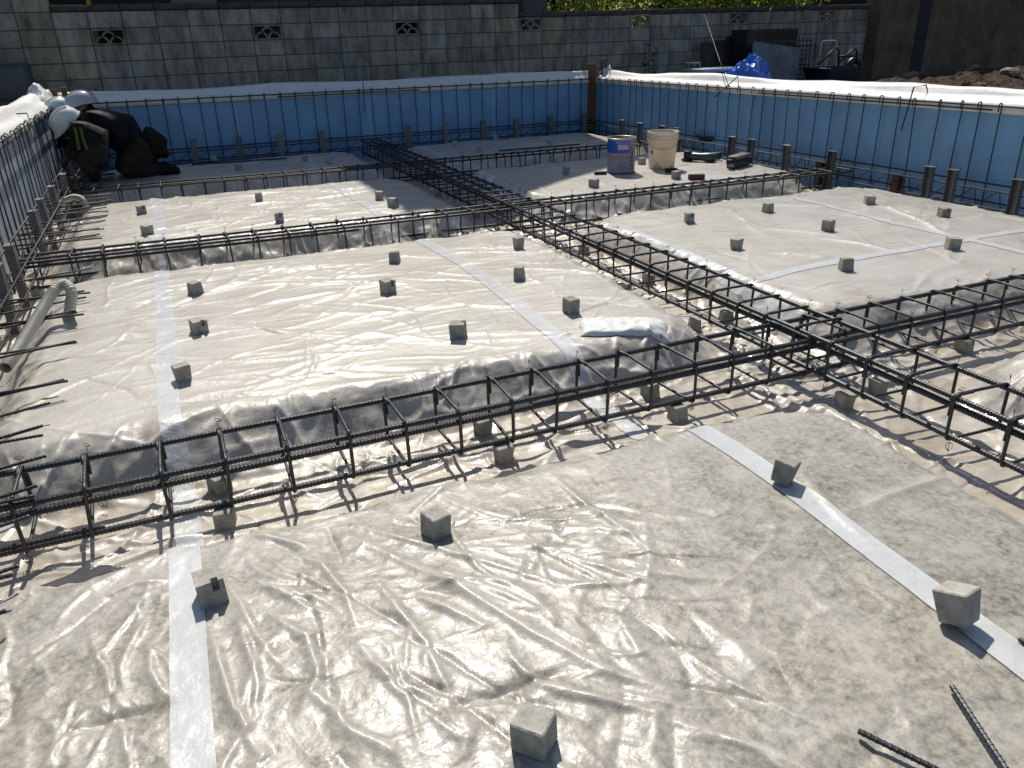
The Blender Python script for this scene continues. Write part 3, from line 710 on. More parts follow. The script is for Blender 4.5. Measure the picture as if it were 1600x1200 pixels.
# timber stakes at the two far corners
for (x0, x1, yt, yb, Y, lab) in [(921, 932, 100, 205, YN-.0, 'left timber stake of the pair in the far right corner'), (941, 950, 92, 210, YN-.06, 'right, taller timber stake of the pair in the far right corner'),
                                 (73, 87, 140, 180, YN-.05, 'wide brown timber stake beside the bunched membrane at left corner'), (94, 103, 137, 165, YN+.1, 'narrow brown timber stake behind the helmets at left corner')]:
    a = PY(x0, yt, Y); b = PY(x1, yt, Y); o = new_obj('timber_stake', bevel_box((0, 0, 0), (b.x-a.x, .045, a.z+.25), .003), TIMBER)
    o.location = (a.x, Y, -.25); tag(o, lab, 'stake')

# wall bars: verticals hooked over a top bar, bottom bars and the zigzag chair
def vertical_mesh(inward):
    ix, iy = inward; pts = [(0, 0, 0), (0, 0, .86)]
    for k in range(1, 8):
        a = math.pi*k/7; r = .017; pts.append((ix*(r-r*math.cos(a)), iy*(r-r*math.cos(a)), .86+r*math.sin(a)))
    pts.append((ix*.034, iy*.034, .81)); v, f = sweep(pts, .0052, 6); return mesh(v, f)
def wall_grid(label, a, b, inward, zbot=-.21):
    a = Vector((*a, 0)); b = Vector((*b, 0)); d = b-a; L = d.length; d.normalize(); iv = Vector((*inward, 0))
    root = empty('wall_rebar_grid', (a.x, a.y, zbot), label, 'rebar')
    vm = vertical_mesh(inward); vm.materials.append(REBAR); vm.shade_smooth()
    s = .1
    while s < L:
        o = new_obj('vertical_bar', vm, None, root); q = d*(s+random.uniform(-.02, .02)); o.location = (q.x, q.y, 0)
        o.rotation_euler = (random.gauss(0, .012), random.gauss(0, .012), random.gauss(0, .25)); s += .2
    def lbar(off, z, r=.0065, s0=0, s1=L):
        p = d*s0+iv*off; q = d*s1+iv*off; place_bar('top_bar' if z > .3 else 'bottom_bar', (p.x, p.y, z-zbot), (q.x, q.y, z-zbot), r, root)
    lbar(.017, .642, .0075); lbar(.02, .612, .0065, L*.35, L*.62)
    lbar(.012, .055, .0075); lbar(.02, -.085, .0075); lbar(.17, -.10, .0075); lbar(.17, .035, .0065)
    # zigzag bar chair
    pts = []; s = .05; k = 0
    while s < L:
        p = d*s+iv*.10; pts.append((p.x, p.y, (.03 if k % 2 else -.10)-zbot)); s += .035 if k % 2 else .18; k += 1
    v, f = sweep(pts, .0052, 5); new_obj('zigzag_chair', mesh(v, f), REBAR, root)
    return root
gn = wall_grid('dark rebar grid standing against the far blue wall', (XW+.05, YN), (XE-.05, YN), (0, -1))
ge = wall_grid('dark rebar grid standing against the right-hand blue wall', (XE, YN-.1), (XE, .5), (-1, 0))
gw = wall_grid('dark rebar grid standing against the left-hand wall', (XW, 2.0), (XW, YN-.1), (1, 0))
# starter bars reaching from the left wall over the mound
for k, Y in enumerate([1.82, 2.02, 2.25, 2.44, 2.66, 2.88, 3.1, 3.33, 3.37, 3.83, 4.28, 4.31, 4.55, 4.75, 5.2, 6.15, 6.3, 6.5, 6.7, 6.9, 7.05, 7.3, 7.45, 7.65, 7.9, 8.1, 8.95, 9.1, 9.3, 9.45]):
    for q in range(2 if k % 2 else 1):
        y1 = Y-.06*q+random.uniform(-.03, .03)
        place_bar('starter_bar', (.0, Y-2.0-.13+q*.05, .21+.005+.02*q), (.55+random.uniform(-.03, .03), y1-2.0, .21+random.uniform(-.0, .03)), .0055, gw, ribbed=Y < 5)

# grey steel brackets along the walls
def bracket_mesh():
    mb = MB(); w_, d_, t = .072, .045, .0035
    mb.box((-w_/2, 0, 0), (w_/2, t, .40)); mb.box((-w_/2, t, 0), (-w_/2+t, d_, .40)); mb.box((w_/2-t, t, 0), (w_/2, d_, .40))
    mb.box((-w_/2-.012, -.004, .40), (w_/2+.012, d_+.004, .404))
    for x in (-w_/2-.008, w_/2+.004): mb.box((x, 0, .404), (x+.004, .006, .43))
    mb.box((-.06, -.002, -.004), (.06, .05, 0))
    return mb.mesh()
BM = bracket_mesh(); BM.materials.append(STEEL)
def bracket(loc, rz, label):
    o = new_obj('form_bracket', BM, None); o.location = loc; o.rotation_euler = (random.gauss(0, .03), random.gauss(0, .03), rz+random.gauss(0, .06)); tag(o, label, 'bracket', 'steel form brackets along the walls')
for i, x in enumerate([(301,219),(372,217),(437,214),(503,210),(638,200),(697,197),(754,193),(808,190),(861,185),(914,180)]):
    p = PY(*x, 10.76); bracket((p.x, 10.76, -.235), 0, f'grey steel form bracket, {ORD[i]} from the left along the far blue wall')
for i, x in enumerate([(975,186),(1004,190),(1036,195),(1059,199),(1146,212),(1176,215),(1234,224),(1301,235),(1460,256),(1495,261),(1597,278)]):
    p = PX(*x, 5.80); bracket((5.80, p.y, -.235), R(90), f'grey steel form bracket, {ORD[i]} from the far corner along the right-hand wall')
for i, Y in enumerate([10.2, 9.6, 8.5, 7.75, 7.1, 6.55, 5.4, 4.9]):
    bracket((-.955, Y, -.235), R(90), f'grey steel form bracket, {ORD[i]} from the far corner along the left-hand wall')
# dark timber pads tucked behind the brackets on the right and left
for i, (px, lab) in enumerate([((1283, 250), 'dark timber pad behind the brackets, middle of the right-hand wall'), ((1400, 290), 'dark timber pad against the right-hand blue wall near the frame edge')]):
    p = PX(*px, 5.9); o = new_obj('timber_pad', bevel_box((-.05, -.035, 0), (.02, .035, .26), .003), TIMBERD); o.location = (5.92, p.y, -.22); tag(o, lab, 'timber')

# ================================================================== REBAR CAGES
def stirrup_mesh(w_, h_, r=.0064, hook=.06):
    c = .022; pts = []
    def corner(cx, cz, a0):
        for k in range(5):
            a = a0+math.pi/2*k/4; pts.append((.0, cx+c*math.cos(a), cz+c*math.sin(a)))
    # open loop starting with a hook at the top corner
    pts.append((.006, w_-.022-hook, -.004)); pts.append((.006, w_-.05, -.001))
    corner(w_-c, -c, math.pi/2); 
    P0 = pts[:]; pts.clear()
    # go round: top right -> bottom right -> bottom left -> top left -> back to top right
    for cx, cz, a0 in ((w_-c, -c, math.pi/2), (w_-c, -h_+c, 0), (c, -h_+c, -math.pi/2), (c, -c, math.pi)):
        for k in range(5):
            a = a0-math.pi/2*k/4; pts.append((.004*len(pts)/20, cx+c*math.cos(a), cz+c*math.sin(a)))
    path = [(.0, w_-c-.001-hook, -.0005)] + pts + [(.006, w_-c, .0)] + [(.008, w_-c+c*math.cos(a), -c+c*math.sin(a)) for a in (1.2, .8, .4, 0)] + [(.010, w_, -c-hook)]
    v, f = sweep(path, r, 6); return mesh(v, f)
def tie(mb, p, up=True):
    """twisted tie wire with a small loop"""
    x, y, z = p; s = 1 if up else -1; a = random.uniform(0, 6.28)
    dx, dy = math.cos(a), math.sin(a)
    pts = [(x, y, z), (x+.004*dx, y+.004*dy, z+s*.014), (x+.002, y, z+s*.026)]
    pts += [(x+.002+.013*math.cos(t)*dx, y+.013*math.cos(t)*dy, z+s*(.030+.006*math.sin(t))) for t in (3.1, 2, 1, 0, -1, -2, -2.8)]
    mb.tube(pts, .0011, 4)
    mb.tube([(x+.013*math.cos(t), y+.013*math.sin(t)*.3, z-.016+.016*math.sin(t)*s) for t in np.linspace(0, 6, 7)], .0012, 4)
def cage(label, org, L, rz, w_=.265, h_=.18, spacing=.2, first=.1, ribbed=None, r=.0102, extra=(), skip=None):
    root = empty('rebar_cage', org, label, 'rebar cage', None, rz)
    sm = stirrup_mesh(w_, h_); sm.materials.append(REBAR); sm.shade_smooth()
    s = first; tmb = MB()
    while s < L:
        o = new_obj('stirrup', sm, None, root); j = random.uniform(-.012, .012)
        o.location = (s+j, 0, .0055+random.uniform(-.003, .003)); o.rotation_euler = (0, random.gauss(0, .03), random.gauss(0, .03))
        for yy in (.008, w_-.008):
            if random.random() < .8: tie(tmb, (s+j, yy, .004))
            if random.random() < .5: tie(tmb, (s+j, yy, -h_+.002), False)
        s += spacing+random.gauss(0, .004)
    t = new_obj('tie_wire', tmb.mesh(), RUST, root); t['kind'] = 'stuff'
    i = r+.0052
    rows = [(i, -i+.0055), (w_-i, -i+.0055), (i, -h_+i+.0055), (w_-i, -h_+i+.0055)]
    for k, (y, z) in enumerate(rows):
        cuts = [0, L]
        place_bar('long_bar', (0, y, z), (L, y, z), r, root, ribbed=bool(ribbed))
    for (x0, x1, y, z) in extra:
        place_bar('lap_bar', (x0, y, z), (x1, y, z), r, root, ribbed=bool(ribbed))
    return root
X0 = -1.02
cage('near rebar cage running across the picture in front of the middle mounds', (X0, 2.37, 0), 6.95, 0, ribbed=True, first=.04+.17, extra=[(.0, 3.0, .0145, -.044), (2.1, 6.9, .0145, -.041), (.0, .62, .0145+.01, -.15)])
cage('middle rebar cage running across the picture below the two pails', (X0, 5.64, 0), 6.95, 0, ribbed=True, r=.0095, h_=.195, extra=[(0, 2.2, .0145, -.036), (0, 3.6, .13, -.012), (3.2, 6.9, .13, -.012)])
cage('far rebar cage running across the picture in front of the worker', (X0, 8.40, 0), 6.95, 0, r=.0095, h_=.19, extra=[(0, 3.3, .13, -.012), (2.6, 6.9, .06, -.012)])
# long cage running away: local +X maps to world +Y
cage('long rebar cage running from right foreground away to the far wall', (2.665, -.9, .022), 11.7, R(90), first=.14, ribbed=True, r=.0102, extra=[(.5, 5.4, .265-.0145, -.042), (7.0, 11.6, .13, -.012)])

# ================================================================== SPACER BLOCKS
def spacer_mesh(sx, sy, sz, taper, notch, seed):
    rr = random.Random(seed); bm = bmesh.new(); bmesh.ops.create_cube(bm, size=1)
    for v in bm.verts:
        t = 1-taper*(.5-v.co.z) if taper > 0 else 1+taper*(.5+v.co.z)
        v.co = Vector((v.co.x*sx*t, v.co.y*sy*t, (v.co.z+.5)*sz))
    bmesh.ops.bevel(bm, geom=bm.edges[:], offset=.003, segments=1, affect='EDGES')
    if notch:
        bmesh.ops.subdivide_edges(bm, edges=[e for e in bm.edges if abs(e.verts[0].co.x-e.verts[1].co.x) > sx*.4], cuts=5, use_grid_fill=True)
        for v in bm.verts:
            if v.co.z > sz*.75 and abs(v.co.x-sx*.12) < sx*.17: v.co.z -= .009
    me_ = bpy.data.meshes.new('spacer'); bm.to_mesh(me_); bm.free(); me_.materials.append(CONC); return me_
SPM = [spacer_mesh(.062, .068, .07, 0, False, 1), spacer_mesh(.066, .062, .07, .17, False, 2), spacer_mesh(.068, .064, .07, -.15, False, 3), spacer_mesh(.062, .07, .068, 0, True, 4)]
def notched():
    a, b, h = .032, .035, .07; u = .6*h
    pl = [(-a, -b), (.004, -b), (.004, -b+.016), (.02, -b+.016), (.02, -b), (a, -b), (a, b), (-a, b)]
    v = [(x, y, z) for z in (u, h) for x, y in pl]; n = 8
    f = [tuple(range(n, 2*n))]+[(i, (i+1) % n, n+(i+1) % n, n+i) for i in range(n)]
    v += [(x, y, 0) for x, y in pl]; f += [(2*n+i, 2*n+(i+1) % n, (i+1) % n, i) for i in (4, 5, 6, 7, 0)]
    f += [(2*n+1, 2*n+4, 4, 1), (1, 4, 3, 2), tuple(2*n+i for i in (7, 6, 5, 4, 1, 0))]
    me_ = mesh(v, f); bm = bmesh.new(); bm.from_mesh(me_); bmesh.ops.recalc_face_normals(bm, faces=bm.faces[:]); bm.to_mesh(me_); bm.free(); me_.materials.append(CONC); return me_
SPM[3] = notched()
def spacer(px, kind, rz, label, z0=-.03, size=1., tilt=(0, 0)):
    p = P(*px, z0); p.y += .028
    o = new_obj('spacer_block', SPM[kind], None); z = hmean(p.x, p.y, .025)
    o.location = (p.x, p.y, z-.001+abs(tilt[0])*.03+abs(tilt[1])*.03); o.rotation_euler = (tilt[0]+random.gauss(0, .03), tilt[1]+random.gauss(0, .03), R(rz)); o.scale = [size*random.uniform(.93, 1.08) for _ in range(3)]
    tag(o, label, 'spacer block', 'concrete spacer blocks'); return o
spacer((845,1183), 0, 40, 'concrete spacer block nearest the camera at bottom centre')
spacer((334,943), 3, 6, 'concrete spacer block on the front film beside the long left tape', size=1.05)
spacer((686,841), 0, 18, 'concrete spacer block on the front film, centred behind the nearest one')
spacer((1230,764), 1, 30, 'tilted concrete spacer block at the upper end of the right front tape', tilt=(.12, .2))
spacer((1513,992), 1, 12, 'concrete spacer block leaning on the right front tape near the edge', tilt=(-.3, .12), size=1.2)
def row(name, pts):
    for i, q in enumerate(sorted(pts)):
        k = random.randrange(4); spacer(q, k, random.choice([5, 15, -10, 30, -25, 60]), f'spacer block, {ORD[i]} from left on the {name}')
row('large film mound left of centre', [(288,598),(313,523),(307,460),(720,528),(609,460),(619,410),(815,439),(896,488),(813,388)])
row('film mound behind the middle cage at left', [(231,366),(222,334),(438,346),(406,315),(594,313),(616,324)])
row('large film mound at the right', [(1080,348),(1155,390),(1203,333),(1362,320),(1298,360),(1479,340),(1327,424),(1493,392)])
row('film mound with the two pails', [(930,292),(886,273),(1005,258),(1059,279)])
row('shaded mound in front of the worker', [(335,252),(374,266),(478,252),(515,256)])
row('shaded far mound right of the long cage', [(712,228),(750,237),(775,219),(860,226)])
def under(name, pts):
    for i, (x, y) in enumerate(pts):
        o = new_obj('spacer_block', SPM[i % 4], None); z = min(hmean(x, y, .02), -.238+.012); o.location = (x, y, -.24); o.rotation_euler.z = random.gauss(0, .25)
        tag(o, f'spacer block, {ORD[i]} from {name}', 'spacer block', 'concrete spacer blocks')
under('left under the front bars of the near cage', [(-.05, 2.37), (.95, 2.37), (1.73, 2.37), (3.4, 2.38), (4.5, 2.38)])
under('left under the back bars of the near cage', [(-.05, 2.61), (.96, 2.61), (1.75, 2.61), (3.35, 2.61), (4.45, 2.61)])
under('camera under the left bars of the long cage', [(2.41, 1.25), (2.42, 2.16), (2.42, 3.22), (2.42, 3.95), (2.41, 4.95), (2.42, 6.5), (2.42, 7.6)])
under('camera under the right bars of the long cage', [(2.65, 1.2), (2.65, 2.2), (2.65, 3.25), (2.66, 4.05), (2.65, 4.9), (2.65, 6.5), (2.65, 7.6)])
under('left under the middle cage', [(-.95, 5.68), (.2, 5.66), (1.4, 5.66), (3.6, 5.66), (4.8, 5.66)])

# ================================================================== PAILS
def text_mesh(txt, size):
    cu = bpy.data.curves.new('t', 'FONT'); cu.body = txt; cu.size = size; cu.align_x = 'CENTER'; cu.align_y = 'CENTER'; cu.resolution_u = 2
    ob = bpy.data.objects.new('t', cu); col.objects.link(ob)
    me_ = bpy.data.meshes.new_from_object(ob.evaluated_get(bpy.context.evaluated_depsgraph_get())); bpy.data.objects.remove(ob); return me_
def wrap(me_, r, ang, z, vertical=False, up=True):
    for v in me_.vertices:
        x, y = v.co.x, v.co.y
        if vertical: x, y = -y, x
        a = ang+x/r; v.co = (r*math.cos(a), r*math.sin(a), z+y)
    return me_
def patch(r, a0, a1, z0, z1, n=14):
    v = []; f = []
    for i in range(n+1):
        a = a0+(a1-a0)*i/n
        for z in (z0, z1): v.append((r*math.cos(a), r*math.sin(a), z))
    for i in range(n): f.append((2*i, 2*i+2, 2*i+3, 2*i+1))
    return mesh(v, f)
def build_pails():
    p = (P(946,270)+P(990,268))/2; cx, cy = p.x-.0, p.y-.02
    z = hmean(cx, cy, .1)-.002
    r = .139; h = .335; face = math.atan2(-cy, -cx)          # angle towards the viewer's side
    root = empty('metal_pail', (cx, cy, z), 'open metal pail with blue band and lavender label', 'pail')
    lav = mat('pail_lavender', (.26, .24, .30), .45, .1, .5, (6, .85, 1.1)); blu = mat('pail_blue', (.01, .07, .42), .35, 0, .5); dk = mat('pail_inside', (.035, .022, .018), .7)
    v, f = lathe([(r*.97, 0), (r, .006), (r, .012), (r*.985, .02), (r*.985, h-.012), (r*1.0, h-.008), (r*1.01, h)], 48); new_obj('body', mesh(v, f), lav, root, True)
    v, f = lathe([(r*1.01, h), (r*.975, h), (r*.97, .02), (.0005, .018)], 48); new_obj('inside', mesh(v, f), dk, root, True)
    new_obj('rim', mesh(*sweep([(r*1.01*math.cos(t), r*1.01*math.sin(t), h) for t in np.linspace(0, 2*math.pi, 48, endpoint=False)], .0042, 6, True)), mat('rim_tin', (.55, .5, .42), .35, .7), root, True)
    new_obj('base_ring', mesh(*sweep([(r*math.cos(t), r*math.sin(t), .006) for t in np.linspace(0, 2*math.pi, 48, endpoint=False)], .006, 6, True)), DARKM, root, True)
    rb = r*.985+.0008
    new_obj('blue_band', patch(rb, face-1.5, face+.62, h*.60, h-.02, 30), blu, root, True)
    new_obj('label_panel', patch(rb+.0008, face-.25, face+.52, h*.70, h*.84), mat('label_pale', (.42, .38, .42), .5), root, True)
    for txt, s, a, zz, m_, vert in [('TERACOAT', .028, face+.1, h*.885, 'pale', 0), ('SANDAIM', .052, face+.0, h*.47, 'brown', 0), ('ULINSATY', .05, face+.86, h*.48, 'navy', 1)]:
        c = {'pale': (.4, .5, .8), 'brown': (.28, .18, .12), 'dark': (.12, .1, .2), 'navy': (.02, .03, .16)}[m_]
        o = new_obj('lettering', wrap(text_mesh(txt, s), rb+.0016, a, zz, bool(vert)), mat('print_'+m_, c, .5), root)
    for k in range(4): new_obj('print_line', patch(rb+.0012, face-.28, face+.32-.1*(k % 2), h*(.29-.055*k), h*(.295-.055*k)+.003), mat('print_dark', (.12, .1, .2), .5), root)
    # plastic bucket
    p = (P(1012,263)+P(1053,262))/2; cx, cy = p.x, p.y-.01; z = hmean(cx, cy, .1)-.002
    root = empty('plastic_bucket', (cx, cy, z), 'dirty white plastic bucket with ribbed rim beside the metal pail', 'bucket')
    wp = bpy.data.materials.new('bucket_white'); wp.use_nodes = True; b = wp.node_tree.nodes['Principled BSDF']
    wh = mat('bucket_plastic', (.74, .70, .61), .42, 0, .5, (7, .75, 1.08)); bb = wh.node_tree.nodes['Principled BSDF']
    bpy.data.materials.remove(wp)
    nn = wh.node_tree.nodes; ll = wh.node_tree.links; tr = nn.new('ShaderNodeBsdfTranslucent'); tr.inputs[0].default_value = (.75, .66, .52, 1)
    mxs = nn.new('ShaderNodeMixShader'); mxs.inputs[0].default_value = .35; ll.new(bb.outputs[0], mxs.inputs[1]); ll.new(tr.outputs[0], mxs.inputs[2]); ll.new(mxs.outputs[0], nn['Material Output'].inputs[0])
    h = .365; r0, r1 = .128, .150
    v, f = lathe([(.0005, .002), (r0-.006, .0), (r0, .006), (r1*.985, h-.085), (r1+.008, h-.083), (r1+.010, h-.07), (r1+.002, h-.066), (r1+.002, h-.05), (r1+.008, h-.048), (r1+.008, h-.04), (r1+.002, h-.036), (r1+.002, h-.02), (r1+.008, h-.014), (r1+.008, h), (r1-.002, h), (r1-.006, h-.04), (r0-.006, .012), (.0005, .010)], 48)
    new_obj('body', mesh(v, f), wh, root, True)
    a = face-.55; pts = [((r1+.012)*math.cos(a+t*.02), (r1+.012)*math.sin(a+t*.02), h-.07+.0*t) for t in (0,)]
    arc = [(-(r1+.012)*math.cos(q), -.02-.12*math.sin(q), h-.075-.16*math.sin(q)*.0+.0) for q in np.linspace(0, math.pi, 15)]
    hd = new_obj('handle', mesh(*sweep([((r1+.012)*math.cos(face-1.57+q), (r1+.012)*math.sin(face-1.57+q), h-.075-.085*math.sin(q)) for q in np.linspace(0, math.pi, 19)], .0022, 6)), DARKM, root, True)
    o = new_obj('faded_print', patch(r1*.93+.0013, face-1.0, face-.72, h*.42, h*.62), mat('print_faded', (.30, .19, .20), .6), root)
build_pails()

# ================================================================== TOOLS, OFFCUTS, BAG, HOSES
def build_tools():
    p = P(1100, 253); z = hmean(p.x, p.y); green = mat('tool_green', (.015, .055, .05), .4); 
    root = empty('power_tool', (p.x, p.y, z), 'dark green and black cordless power tool lying on the film', 'power tool', None, R(-55))
    bm = MB(); v, f = lathe([(.0005, -.17), (.032, -.165), (.042, -.12), (.04, -.04), (.046, .02), (.05, .08), (.036, .12), (.02, .14), (.0005, .142)], 16)
    rot = Matrix.Rotation(R(90), 3, 'Y'); bm.add([rot @ Vector(q)+Vector((0, 0, .05)) for q in v], f); new_obj('motor_body', bm.mesh(), green, root, True)
    h = new_obj('handle', bevel_box((.02, .03, .005), (.075, .17, .06), .014, 2), BLACKP, root, True)
    new_obj('battery', bevel_box((-.0, .17, 0), (.11, .25, .075), .012, 2), BLACKP, root, True)
    g = new_obj('gear_head', bevel_box((-.22, -.035, .0), (-.15, .035, .105), .012, 2), DARKM, root, True)
    new_obj('guard', mesh(*lathe([(.0005, .012), (.06, .012), (.062, .03), (.0005, .032)], 20)), DARKM, root).location = (-.19, 0, -.005)
    p = P(1153, 260); z = hmean(p.x, p.y)
    root = empty('tool_case', (p.x, p.y, z), 'long black rebar tier tool with grey top lying by the brackets', 'power tool', None, R(28))
    new_obj('body', bevel_box((-.17, -.05, .0), (.17, .05, .085), .014, 2), BLACKP, root, True)
    new_obj('top_cover', bevel_box((-.15, -.055, .086), (.19, .055, .118), .012, 2), mat('tool_grey', (.12, .12, .12), .45), root, True)
    new_obj('nose', bevel_box((-.235, -.03, .05), (-.165, .03, .095), .01, 2), DARKM, root, True)
    new_obj('battery', bevel_box((.172, -.045, .0), (.25, .045, .07), .01, 2), BLACKP, root, True)
    new_obj('label_plate', bevel_box((-.1745, -.03, .015), (-.1702, .025, .07), .001), mat('label_grey', (.35, .34, .34), .5), root)
    for (px, l_, w_, h_, rz, lab) in [((1088, 279), .15, .05, .05, -22, 'short brown timber offcut in front of the buckets'), ((1048, 269), .11, .05, .04, -20, 'dark timber offcut at the foot of the white bucket'), ((938, 273), .12, .04, .03, -15, 'thin dark timber offcut left of the metal pail')]:
        q = P(*px); o = new_obj('timber_offcut', bevel_box((-l_/2, -w_/2, 0), (l_/2, w_/2, h_), .003), TIMBERD if px[0] != 1088 else mat('timber_red', (.10, .05, .035), .8, 0, .3, (14, .6, 1.3)))
        o.location = (q.x, q.y, hmean(q.x, q.y)-.002); o.rotation_euler.z = R(rz); tag(o, lab, 'timber')
    # bars lying on the shaded mound behind the far cage
    for a, b, lab in [((300, 259), (448, 249), 'dark bar lying on the shaded mound by the worker, front one'), ((300, 256), (440, 243), 'dark bar lying on the shaded mound by the worker, back one'), ((780, 236), (905, 226), 'dark bar lying on the shaded far mound right of the long cage')]:
        A = P(*a); B = P(*b); A.z = B.z = max(hmean(A.x, A.y), hmean(B.x, B.y))+.012
        o = place_bar('loose_bar', A, B, .009); tag(o, lab, 'rebar')
    # loose bars in the lower right foreground
    for a, b, za, zb_, lab in [((1487, 1072), (1600, 1245), -.017, -.017, 'ribbed bar end reaching in from bottom right, the steeper one'), ((1341, 1142), (1560, 1250), -.017, -.017, 'ribbed bar end reaching in from bottom right, the flatter one'), ((1593, 998), (1680, 1060), -.017, -.017, 'rusty ribbed bar end just entering at the right frame edge')]:
        A = P(*a, za); B = P(*b, zb_); d = (B-A).normalized(); B = A+d*.6
        o = place_bar('bar_end', A, B, .0055, ribbed=True); tag(o, lab, 'rebar')
build_tools()
def build_coil():
    p = P(1108, 219, .02); mb = MB(); rr = random.Random(4)
    for k in range(9):
        r_ = .12+rr.uniform(-.02, .03); cx, cy = rr.uniform(-.02, .02), rr.uniform(-.02, .02)
        mb.tube([(cx+r_*math.cos(t), cy+r_*math.sin(t), .006+.007*k+.004*math.sin(3*t+k)) for t in np.linspace(0, 2*math.pi, 22, endpoint=False)], .005, 5, True)
    o = new_obj('wire_coil', mb.mesh(), BLACKP, None, True); o.location = (p.x, p.y, .012); tag(o, 'black coil of tie wire on the bars behind the power tools', 'wire coil')
build_coil()

def build_bag():
    xs = np.linspace(-1, 1, 60); X, Y = np.meshgrid(xs, xs[::2])
    pr = np.clip((1-X**6)*(1-Y**6), 0, 1)**.5
    Zt = .022*pr+.006*fbm(X*3, Y*2, 3)*pr+.004*ridged(X*2+Y*3, Y*5)*pr
    v = []; n = 60; m_ = 30
    for s in (1, -1):
        for j in range(m_):
            for i in range(n):
                x, y = X[j, i], Y[j, i]; e = 1-.07*(1-abs(x)**4)*abs(y)**3+.02*math.sin(5*y)
                v.append((x*.205*e, y*.095*(1-.08*math.sin(3*x)), float(Zt[j, i]) if s > 0 else -.002))
    c = (P(912, 510)+P(1043, 508)+P(1000, 527)+P(945, 490))/4; ca, sa = math.cos(R(-24)), math.sin(R(-24)); v2 = []
    hs = lambda x, y: max(hmean(x, y, .05), hfun(x, y))
    for x, y, z in v:
        wx_, wy_ = x*ca-y*sa, x*sa+y*ca; v2.append((wx_, wy_, z+hs(c.x+wx_, c.y+wy_)+.004))
    v = v2
    f = [(j*n+i, j*n+i+1, (j+1)*n+i+1, (j+1)*n+i) for j in range(m_-1) for i in range(n-1)]
    f += [tuple(k+n*m_ for k in reversed(q_)) for q_ in f]
    o = new_obj('folded_sheet', mesh(v, f), mat('white_plastic', (.68, .69, .68), .35, 0, .5, bump=(25, .4, .006)), None, True)
    o.location = (c.x, c.y, 0); tag(o, 'white folded plastic sheet lying beside the near cage', 'plastic sheet')
build_bag()

def hose(path, r, label):
    pts = [Vector(p) for p in path]
    # Catmull-Rom
    out = []
    for i in range(len(pts)-1):
        p0 = pts[max(i-1, 0)]; p1 = pts[i]; p2 = pts[i+1]; p3 = pts[min(i+2, len(pts)-1)]
        k = max(2, int((p2-p1).length/.0022))
        for t in range(k):
            u = t/k; out.append(.5*((2*p1)+(p2-p0)*u+(2*p0-5*p1+4*p2-p3)*u*u+(3*p1-p0-3*p2+p3)*u**3))
    rs = [r*(1+.075*math.sin(i*2*math.pi/5.0+.3)) for i in range(len(out))]
    v, f = sweep(out, rs, 14, cap=False)
    o = new_obj('corrugated_hose', mesh(v, f), mat('hose_beige', (.50, .48, .40), .5, 0, .4, (8, .88, 1.08)), None, True)
    md = o.modifiers.new('t', 'SOLIDIFY'); md.thickness = .003
    tag(o, label, 'hose')
hose([P(8, 575, -.05), P(35, 535, -.01), P(62, 490, .05), P(84, 455, .11), P(101, 444, .13), P(112, 456, .10), P(110, 476, .03), P(106, 500, -.06)], .026, 'beige corrugated conduit arching over the near left edge of the film')
hose([P(84, 327, -.06), P(100, 314, .0), P(114, 308, .03), P(128, 311, .02), P(135, 324, -.05)], .024, 'small beige corrugated conduit arching near the left brackets')

# bent bars standing on the walls
def bent(pts, r, label):
    o = new_obj('bent_bar', mesh(*sweep(pts, r, 6)), REBAR, None); tag(o, label, 'rebar')
bent([PX(1408, 205, XE-.035), PX(1428, 136, XE-.03), PX(1447, 133, XE+.13), PX(1452, 158, XE+.2)], .0065, 'U-bent dark bar hooked over the right-hand membrane')
bent([PX(1117, 152, XE-.05), PX(1153, 119, XE-.02), PX(1154, 137, XE+.05)], .0065, 'short bent bar leaning over the right-hand membrane top')
bent([PX(1140, 139, XE+.02), PX(1125, 96, XE+.1), PY(1100, 21, YB-.05)], .005, 'long thin rod leaning from the membrane to the block wall')
bent([PX(52, 215, XW+.03), PX(46, 188, XW+.0), PX(42, 177, XW-.02), PX(8, 179, XW-.2)], .006, 'bent dark bar reaching out over the left-hand membrane')
bent([PY(570, 175, YN-.03), PY(567, 127, YN-.03)], .006, 'upright bar end standing above the far membrane at centre')
bent([PY(924, 157, YN-.04), PY(922, 110, YN-.04)], .005, 'short upright bar end left of the far corner stakes')

